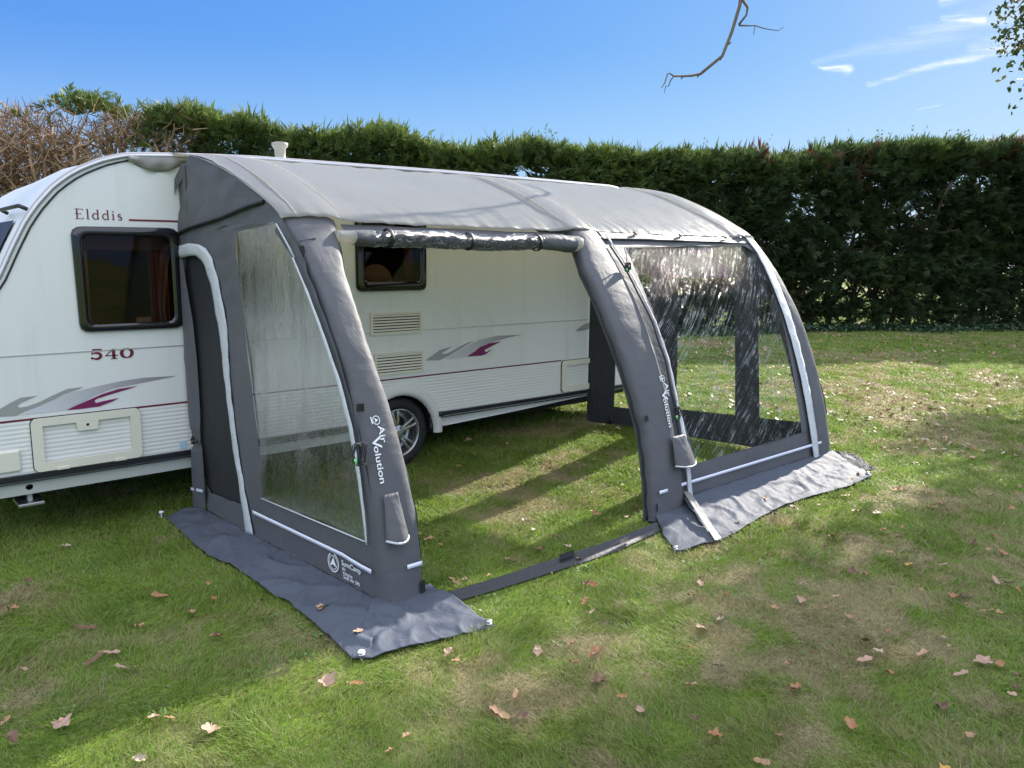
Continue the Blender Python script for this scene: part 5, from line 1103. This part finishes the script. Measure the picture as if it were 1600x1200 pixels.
# buckles, guy rope bundles, velcro tabs
bk = MB(); q = surf(-.29, 1.80, .0); bk.box((q.x - .035, q.y - .02, q.z - .035), (q.x - .005, q.y + .02, q.z + .025)); bev(bk.build('buckle', BLACKP, aw), .005)
bk = MB(); q = surf(-.29, 1.84, .01); bk.add([q + Vector((-.02, 0, 0)), q + Vector((.08, -.01, .02)), q + Vector((.08, 0, .0)), q + Vector((-.01, 0, -.03))], [(0, 1, 2, 3)]); bk.build('strap', F_DARK, aw)
def rope_bundle(c0, hang, tog_col=True, sc=1.0):
    rb = MB(); c0 = Vector(c0); rb.tube([c0 + Vector(hang), c0 + Vector(hang) * .5 + Vector((.008, -.008, 0)), c0], .003, 5)
    for i in range(7):
        a = i * .5; rx, rz_ = .022 * sc, .055 * sc; ph = random.uniform(-.4, .4); cc = c0 + Vector((random.uniform(-.01, .014), -.012 + random.uniform(-.012, .008), -.03 * sc))
        pts = [cc + Vector((rx * math.cos(t) * math.cos(ph) + .01 * (i % 3 - 1), -.01 * math.sin(t * 2 + i), rz_ * math.sin(t))) for t in np.linspace(0, 2 * math.pi, 15)]; rb.tube(pts, .0035, 5, False)
    o = rb.build('guy_rope', M_ROPE, aw, True); tg = MB(); tg.tube([c0 + Vector((-.035, -.03, -.045 * sc)), c0 + Vector((-.030, -.034, -.075 * sc))], .006, 8); tg.build('line_runner', M_LIME, o, True)
rope_bundle(surf(-.345, .83, .045), (.0, .03, .20)); rope_bundle(surf(2.155, .72, .055), (-.01, .03, .12), sc=.8); rope_bundle(surf(2.20, 1.70, .05), (0, .03, .12), sc=.6)
bk = MB(); q = surf(-.29, 1.01, .045); bk.box((q.x - .015, q.y - .012, q.z - .02), (q.x + .02, q.y + .005, q.z + .02)); bk.build('buckle', BLACKP, aw)
for (xx, z, w, h_, off) in ((-.075, .10, .03, .06, .030), (1.84, .115, .02, .05, .035), (1.845, .70, .04, .035, .045)):
    V = [surf(xx - w / 2, z - h_ / 2, off), surf(xx + w / 2, z - h_ / 2, off - .012), surf(xx + w / 2, z + h_ / 2, off - .012), surf(xx - w / 2, z + h_ / 2, off)]; solid(mk('velcro_tab', V, [(0, 1, 2, 3)], ZIP, aw, False), .004)
# rolled up front door blind
V = []; F = []; nR = 150; mR = 26
for i in range(nR + 1):
    t = i / nR; x = -.062 + 1.945 * t; sag = .010 * math.sin(math.pi * t) + .006 * math.sin(t * 14); strapn = min(abs(x - .278), abs(x - .877), abs(x - 1.472)); r0 = .054 + .010 * min(1, strapn / .12) + .006 * nz3(x * 4, 0, 3); c0 = surf(x, 1.880, .002)
    if x > 1.70: r0 *= 1.04
    for j in range(mR):
        a = 2 * math.pi * j / mR; r_ = r0 * (1 + .12 * nz3(x * 7, a * 1.2, 5) + .08 * nz3(x * 26 + a * 3, a * 4, 6)); V.append((x, c0.y + r_ * .86 * math.cos(a), c0.z - sag + r_ * .84 * (1 - .35 * max(0, 1 - x / .25)) * math.sin(a)))
for i in range(nR):
    for j in range(mR): a = i * mR + j; c_ = i * mR + (j + 1) % mR; F.append((a, c_, c_ + mR, a + mR))
F.append(tuple(range(nR * mR, nR * mR + mR))); F.append(tuple(range(mR - 1, -1, -1)))
ob = mk('rolled_door', V, F, M_ROLL, aw); ob.data.materials.append(F_DARK); ob.data.materials.append(F_ROOF)
for p in ob.data.polygons:
    x = p.center.x
    if x < .045 or 1.825 < x: p.material_index = 2
    elif x < .165 or x > 1.52: p.material_index = 1
sb = MB()
for xx in (.278, .877, 1.472):
    c0 = surf(xx, 1.880, .002); sag = .010 * math.sin(math.pi * xx / 1.87); V = []
    for dx in (-.012, .012):
        for j in range(20): a = 2 * math.pi * j / 20; V.append((xx + dx, c0.y + .055 * math.cos(a), c0.z - sag + .055 * math.sin(a) ))
    o = mk('strap', V, [(j, (j + 1) % 20, 20 + (j + 1) % 20, 20 + j) for j in range(20)], ZIP, aw); solid(o, .004)
V, F = scan([(.02, 1.86), (1.84, 1.86), (1.84, 1.96), (.02, 1.96)], [], lambda x, z: surf(x, z, -.012 + .006 * nz3(x * 5, z * 10, 8)), .02, .05); mk('door_header', V, F, F_DARK, aw)
# right side panel
def rpt(y, z): return (3.55 - .336 * y + .012 * nz3(y * 4, z * 2, 61), y, z)
RO = [(prof(Sz(z))[0].x + .03, z) for z in np.linspace(.04, 2.34, 24)] + [(-.30, 2.37), (-.01, 2.43), (-.01, .12)]
RG = [(-.29, .30), (-.29, 1.62), (-.607, 1.62), (-.607, .30)]; RW1 = [(-.90, .345), (-.87, 1.60), (-1.37, 1.615), (-1.44, .345)]
RW2 = [(-1.65, .345), (-1.60, 1.0), (-1.58, 1.50), (-1.68, 1.42), (-1.84, 1.10), (-1.95, .75), (-2.0, .345)]
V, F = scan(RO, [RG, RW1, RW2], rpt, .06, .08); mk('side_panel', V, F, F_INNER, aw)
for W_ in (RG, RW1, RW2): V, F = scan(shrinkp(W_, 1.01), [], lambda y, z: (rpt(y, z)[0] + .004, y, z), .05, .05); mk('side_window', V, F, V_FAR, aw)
rp_ = MB(); rp_.tube([(3.66, -.27, .30), (3.655, -.27, 1.7)], .006, 6); rp_.tube([(3.62, -.26, .12), (3.64, -.27, .20)], .02, 8); rp_.build('zip', ZIP, aw, True)
# mud skirts
def ruled(inner, outer_, n, m_, zi, seed, amp=.03):
    A_ = resample([(x, y, 0) for x, y in inner], n); B_ = resample([(x, y, 0) for x, y in outer_], n); V = []; F = []
    for i in range(n):
        for j in range(m_ + 1):
            f = j / m_; p = A_[i].lerp(B_[i], f); z = zi * (1 - f) ** 1.6 + .020 + amp * max(0, nz3(p.x * 3.2, p.y * 3.2, seed)) * math.sin(math.pi * min(f * 1.05, 1)) + amp * .5 * (1 - min(1, abs(nz3(p.x * 3.5 + p.y * 2.5, p.y * 3.5 - p.x * 1.5, seed + 1)) * 5)) * (.3 + .7 * math.sin(math.pi * f)) + amp * .10 * (1 - min(1, abs(nz3(p.x * 9 - p.y * 5, p.y * 8, seed + 4)) * 4)) + .008 * nz3(p.x * 14, p.y * 14, seed + 2) * f * (1 - f) * 3
            V.append((p.x, p.y, max(.012, z) + gh(p.x, p.y)))
    for i in range(n - 1):
        for j in range(m_): a = i * (m_ + 1) + j; F.append((a, a + 1, a + m_ + 2, a + m_ + 1))
    return V, F
il = [(lpx(y) - .012, y) for y in np.linspace(-.18, -2.15, 20)]
solid(mk('mud_skirt', *ruled(il, DATA['skirtL_out'][:12], 150, 40, .035, 201, .050), F_SKIRT, aw), .003)
solid(mk('mud_skirt', *ruled([(-.31, -2.15), (-.15, -2.20), (.01, -2.19)], DATA['skirtL_out'][10:], 110, 40, .05, 205, .042), F_SKIRT, aw), .003)
solid(mk('mud_skirt', *ruled([(1.81, -2.20), (1.95, -2.245), (2.08, -2.25), (2.2, -2.245)], DATA['skirtR_out'][:5], 40, 20, .05, 211), F_SKIRT, aw), .003)
solid(mk('mud_skirt', *ruled([(2.15, -2.24), (3.0, -2.24), (4.1, -2.24), (4.32, -2.25)], DATA['skirtR_out'][4:], 150, 34, .10, 215, .03), F_SKIRT, aw), .003)
bd = MB(); c1_ = DATA['skirtR_out'][4]; bd.add([(2.16, -2.235, .16), (2.215, -2.24, .16), (c1_[0] + .03, c1_[1] - .01, .035), (c1_[0] - .035, c1_[1] - .01, .04)], [(0, 1, 2, 3)]); solid(bd.build('skirt_seam', F_ROOF, aw), .006)
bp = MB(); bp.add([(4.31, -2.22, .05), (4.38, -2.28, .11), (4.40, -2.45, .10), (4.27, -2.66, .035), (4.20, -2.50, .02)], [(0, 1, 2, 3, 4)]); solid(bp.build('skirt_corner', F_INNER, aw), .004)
# ground threshold strip across the doorway
T0 = resample([(x, y, 0) for x, y in DATA['thr_top']], 60); T1 = resample([(x, y, 0) for x, y in DATA['thr_bot']], 60); V = []; F = []
PR = [(0, .006), (.12, .03), (.35, .042), (.55, .028), (.62, .016), (.72, .024), (.9, .018), (1, .006)]
for i in range(60):
    for f, h_ in PR: p = T0[i].lerp(T1[i], f * .8); V.append((p.x, p.y, gh(p.x, p.y) + .004 + h_ * (1 + .2 * nz3(i * .2, f * 3, 3)) + (.10 * 0 if f < .6 else 0)))
for i in range(59):
    for j in range(7): a = i * 8 + j; F.append((a, a + 8, a + 9, a + 1))
mk('threshold_strip', V, F, fabric('threshold_fabric', (.028, .030, .036), .6, wr=.4), aw)
p = T0[30]; q = T1[30]; tb = MB(); tb.add([(p.x - .06, p.y - .01, .046), (p.x + .06, p.y - .01, .046), (q.x + .06, p.y * .5 + q.y * .5, .046), (q.x - .06, p.y * .5 + q.y * .5, .046)], [(0, 1, 2, 3)]); solid(tb.build('velcro_tab', ZIP, aw), .004)

# ---------------- pegs ----------------
def peg_geo():
    m_ = MB(); m_.tube([(0, 0, -.10), (0, 0, .004)], .005, 8); V, F = tube_geo([(0, 0, .003), (0, 0, .006), (0, 0, .012), (0, 0, .016)], [.014, .018, .015, .006], 14); m_.add(V, F); return m_
pg0 = None
for (x, y, lab) in ((-.655, .0, 'white headed peg beside the caravan at the rear tip of left mud skirt'), (-.605, -2.535, 'white headed peg at the front left corner of left mud skirt'), (.012, -2.675, 'metal peg at the right tip of the left mud skirt'), (1.50, -2.66, 'small peg at the pointed front of the middle mud skirt'), (4.12, -2.66, 'metal peg at the far right corner of the right mud skirt')):
    e_ = empty('peg', (x, y, gh(x, y) + .035), lab, 'peg', 'pegs holding the mud skirts')
    m_ = peg_geo(); o = m_.build('peg_body', PRINT if x < -.1 else M_STEEL, None, True); o.parent = e_; w_ = MB(); V, F = tube_geo([(0, 0, -.008), (0, 0, -.002)], .016, 16); w_.add(V, F); o2 = w_.build('eyelet', M_STEEL, None, True); o2.parent = e_

# ---------------- fallen leaves ----------------
def leaf_mesh(kind, seed):
    rg = random.Random(seed); out_ = []
    if kind == 'lobed': n = 36; f = lambda a: .55 + .30 * abs(math.cos(a * 2.5)) ** 1.5 + .12 * math.cos(a)
    elif kind == 'oval': n = 22; f = lambda a: .36 + .64 * abs(math.cos(a)) ** 1.5
    else: n = 30; f = lambda a: .42 + .40 * abs(math.cos(a)) + .10 * math.sin(a * 7)
    cu = rg.uniform(.10, .50); tw_ = rg.uniform(-.5, .5); V = []; rings = 4
    for k_ in range(1, rings + 1):
        for i in range(n):
            a = 2 * math.pi * i / n; r_ = f(a) * (k_ / rings) * (1 + rg.uniform(-.05, .05) * (k_ == rings)); x, y = r_ * math.cos(a), r_ * math.sin(a)
            V.append((x, y, cu * (y * y * 1.6 + x * x * .5) + tw_ * x * y * .7 + .06 * math.sin(x * 9 + seed)))
    V.append((0, 0, 0)); F = [(len(V) - 1, i, (i + 1) % n) for i in range(n)]
    for k_ in range(rings - 1):
        for i in range(n): F.append((k_ * n + i, (k_ + 1) * n + i, (k_ + 1) * n + (i + 1) % n, k_ * n + (i + 1) % n))
    b0 = len(V); V += [(-.95, .03, .05), (-.95, -.03, .05), (-.3, -.03, .03), (-.3, .03, .03)]; F.append((b0, b0 + 1, b0 + 2, b0 + 3))
    me = bpy.data.meshes.new('leaf_' + kind); me.from_pydata(V, [], F); me.update(); me.polygons.foreach_set('use_smooth', [True] * len(me.polygons)); return me
LM = {}
for ki, kind in enumerate(('lobed', 'oval', 'curled')):
    for nm in LEAFC:
        for v_ in range(2):
            me = leaf_mesh(kind, ki * 10 + v_ + len(nm)); me.materials.append(LEAFC[nm]); LM[kind, nm, v_] = me
SHAPE = {'lobed': 'broad lobed', 'oval': 'narrow oval', 'curled': 'curled crinkled'}
COL = {'tan': 'tan', 'pink_tan': 'pinkish tan', 'rust': 'rusty orange', 'brown': 'dark brown', 'yellow': 'yellow', 'pale': 'straw coloured'}
leafrng = random.Random(5); allL = []
CN = {'tan': .38, 'pink_tan': .16, 'rust': .2, 'brown': .17, 'yellow': .02, 'pale': .07}
def pick(): return leafrng.choices(list(CN), list(CN.values()))[0]
spots = [(x, y, leafrng.uniform(.024, .045)) for x, y in DATA['leaves']]
tries = 0
while len(spots) < 296 and tries < 5000:
    tries += 1; t_ = leafrng.random()
    if t_ < .65: x, y = leafrng.uniform(4.4, 11.5), leafrng.uniform(-4.2, 1.4)
    elif t_ < .82: x, y = leafrng.uniform(.2, 3.6), leafrng.uniform(-2.1, 2.0)
    else: x, y = leafrng.uniform(-1.8, 4.4), leafrng.uniform(-4.6, -2.8)
    v = Vector((x, y, 0)) - CAM; d_ = v.dot(_F)
    if d_ < 2 or abs(v.dot(_Rt) / d_) > .66: continue
    spots.append((x, y, leafrng.uniform(.018, .036)))
LMK = [((-.62, 0.0), 'the peg beside the caravan'), ((-.6, -2.5), 'the front corner of the left mud skirt'), ((.0, -2.2), 'the foot of the left arch'), ((1.85, -2.2), 'the foot of the middle arch'), ((4.3, -2.3), 'the foot of the right arch'),
       ((1.29, .1), 'the caravan wheel'), ((.9, -2.35), 'the middle of the threshold strip'), ((4.2, -2.7), 'the right tip of the mud skirt'), ((1.5, -2.7), 'the pointed skirt below the middle arch'), ((-1.9, -2.1), 'the bottom left corner of the photo'),
       ((-.4, -3.5), 'the bottom edge left of centre'), ((.9, -3.9), 'the bottom edge right of centre'), ((1.7, -4.4), 'the bottom right corner of the photo'), ((3.4, -3.9), 'the right edge halfway down the lawn'), ((7.0, -.6), 'the open lawn just past the right arch'),
       ((9.5, -2.6), 'the right edge of the far lawn'), ((12.0, 1.5), 'the ivy bed below the hedge'), ((3.6, -.4), 'the dark rear curtain inside the awning'), ((-1.4, .4), 'the caravan corner steady'), ((-1.5, -1.2), 'the left edge of the photo'), ((.4, -3.1), 'the lawn before the doorway')]
RANK = ['nearest', 'second nearest', 'third nearest', 'fourth nearest', 'fifth nearest', 'sixth nearest', 'seventh nearest', 'eighth nearest', 'ninth nearest', 'tenth nearest', 'eleventh nearest', 'twelfth nearest']
todo = {}
for i, (x, y, s) in enumerate(spots):
    kind = leafrng.choices(['lobed', 'oval', 'curled'], [.4, .25, .35])[0]; nm = pick()
    if i in (15, 30): s = .052; kind = 'lobed'; nm = 'pink_tan'
    o = bpy.data.objects.new('fallen_leaf', LM[kind, nm, leafrng.randint(0, 1)]); C.objects.link(o)
    inL = bool(inside(np.array([x]), np.array([y]), SK_L)[0]) or bool(inside(np.array([x]), np.array([y]), SK_R)[0])
    o.location = (x, y, gh(x, y) + .030 + (.03 if inL else 0)); o.scale = (s, s, s); o.scale = (s * leafrng.uniform(.8, 1.15), s * leafrng.uniform(.55, 1), s); o.rotation_euler = (leafrng.gauss(0, .22), leafrng.gauss(0, .22), leafrng.uniform(0, 6.28))
    ds = sorted((math.hypot(x - lx_, y - ly_), t_) for (lx_, ly_), t_ in LMK)[0]; todo.setdefault((nm, kind, ds[1]), []).append((ds[0], o))
for (nm, kind, lt_), L in todo.items():
    for r_, (d_, o) in enumerate(sorted(L, key=lambda q: q[0])):
        tag(o, '%s %s leaf %s%s' % (COL[nm], SHAPE[kind], 'closest to ' if len(L) == 1 else RANK[min(r_, 11)] + ' ', lt_) if len(L) == 1 else '%s %s leaf, %s to %s' % (COL[nm], SHAPE[kind], RANK[min(r_, 11)], lt_), 'leaf', 'fallen leaves scattered on the lawn')
# far litter nobody could count
n = 4800; t_ = np.radians(fwd + rng.uniform(-36, 6, n)); r_ = rng.uniform(8, 20, n); x = CAM.x + r_ * np.cos(t_); y = CAM.y + r_ * np.sin(t_); kp = ~((x < 4.5) & (y > -2.5)) & (fbm(x * 1.1 + 5, y * 1.1, 3) > rng.uniform(.35, .65, len(x))); x, y = x[kp], y[kp]; n = len(x)
z = ground_h(x, y) + .028; s = rng.uniform(.018, .040, n); a = rng.uniform(0, 6.28, n); til = rng.normal(0, .35, (n, 2))
ca, sa = np.cos(a) * s, np.sin(a) * s
V = np.stack([np.stack([x + ca, y + sa, z + til[:, 0] * s], -1), np.stack([x - sa * .6, y + ca * .6, z + til[:, 1] * s], -1), np.stack([x - ca, y - sa, z - til[:, 0] * s], -1), np.stack([x + sa * .6, y - ca * .6, z - til[:, 1] * s], -1)], 1).reshape(-1, 3)
lt = np_mk('leaf_litter', V, np.arange(n * 4).reshape(n, 4), None, None); tag(lt, 'scattered dry leaf litter on the far lawn towards the hedge', 'leaves', kind='stuff')
for nm in ('tan', 'pink_tan', 'rust', 'pale'): lt.data.materials.append(LEAFC[nm])
lt.data.polygons.foreach_set('material_index', rng.integers(0, 4, n).astype(np.int32))
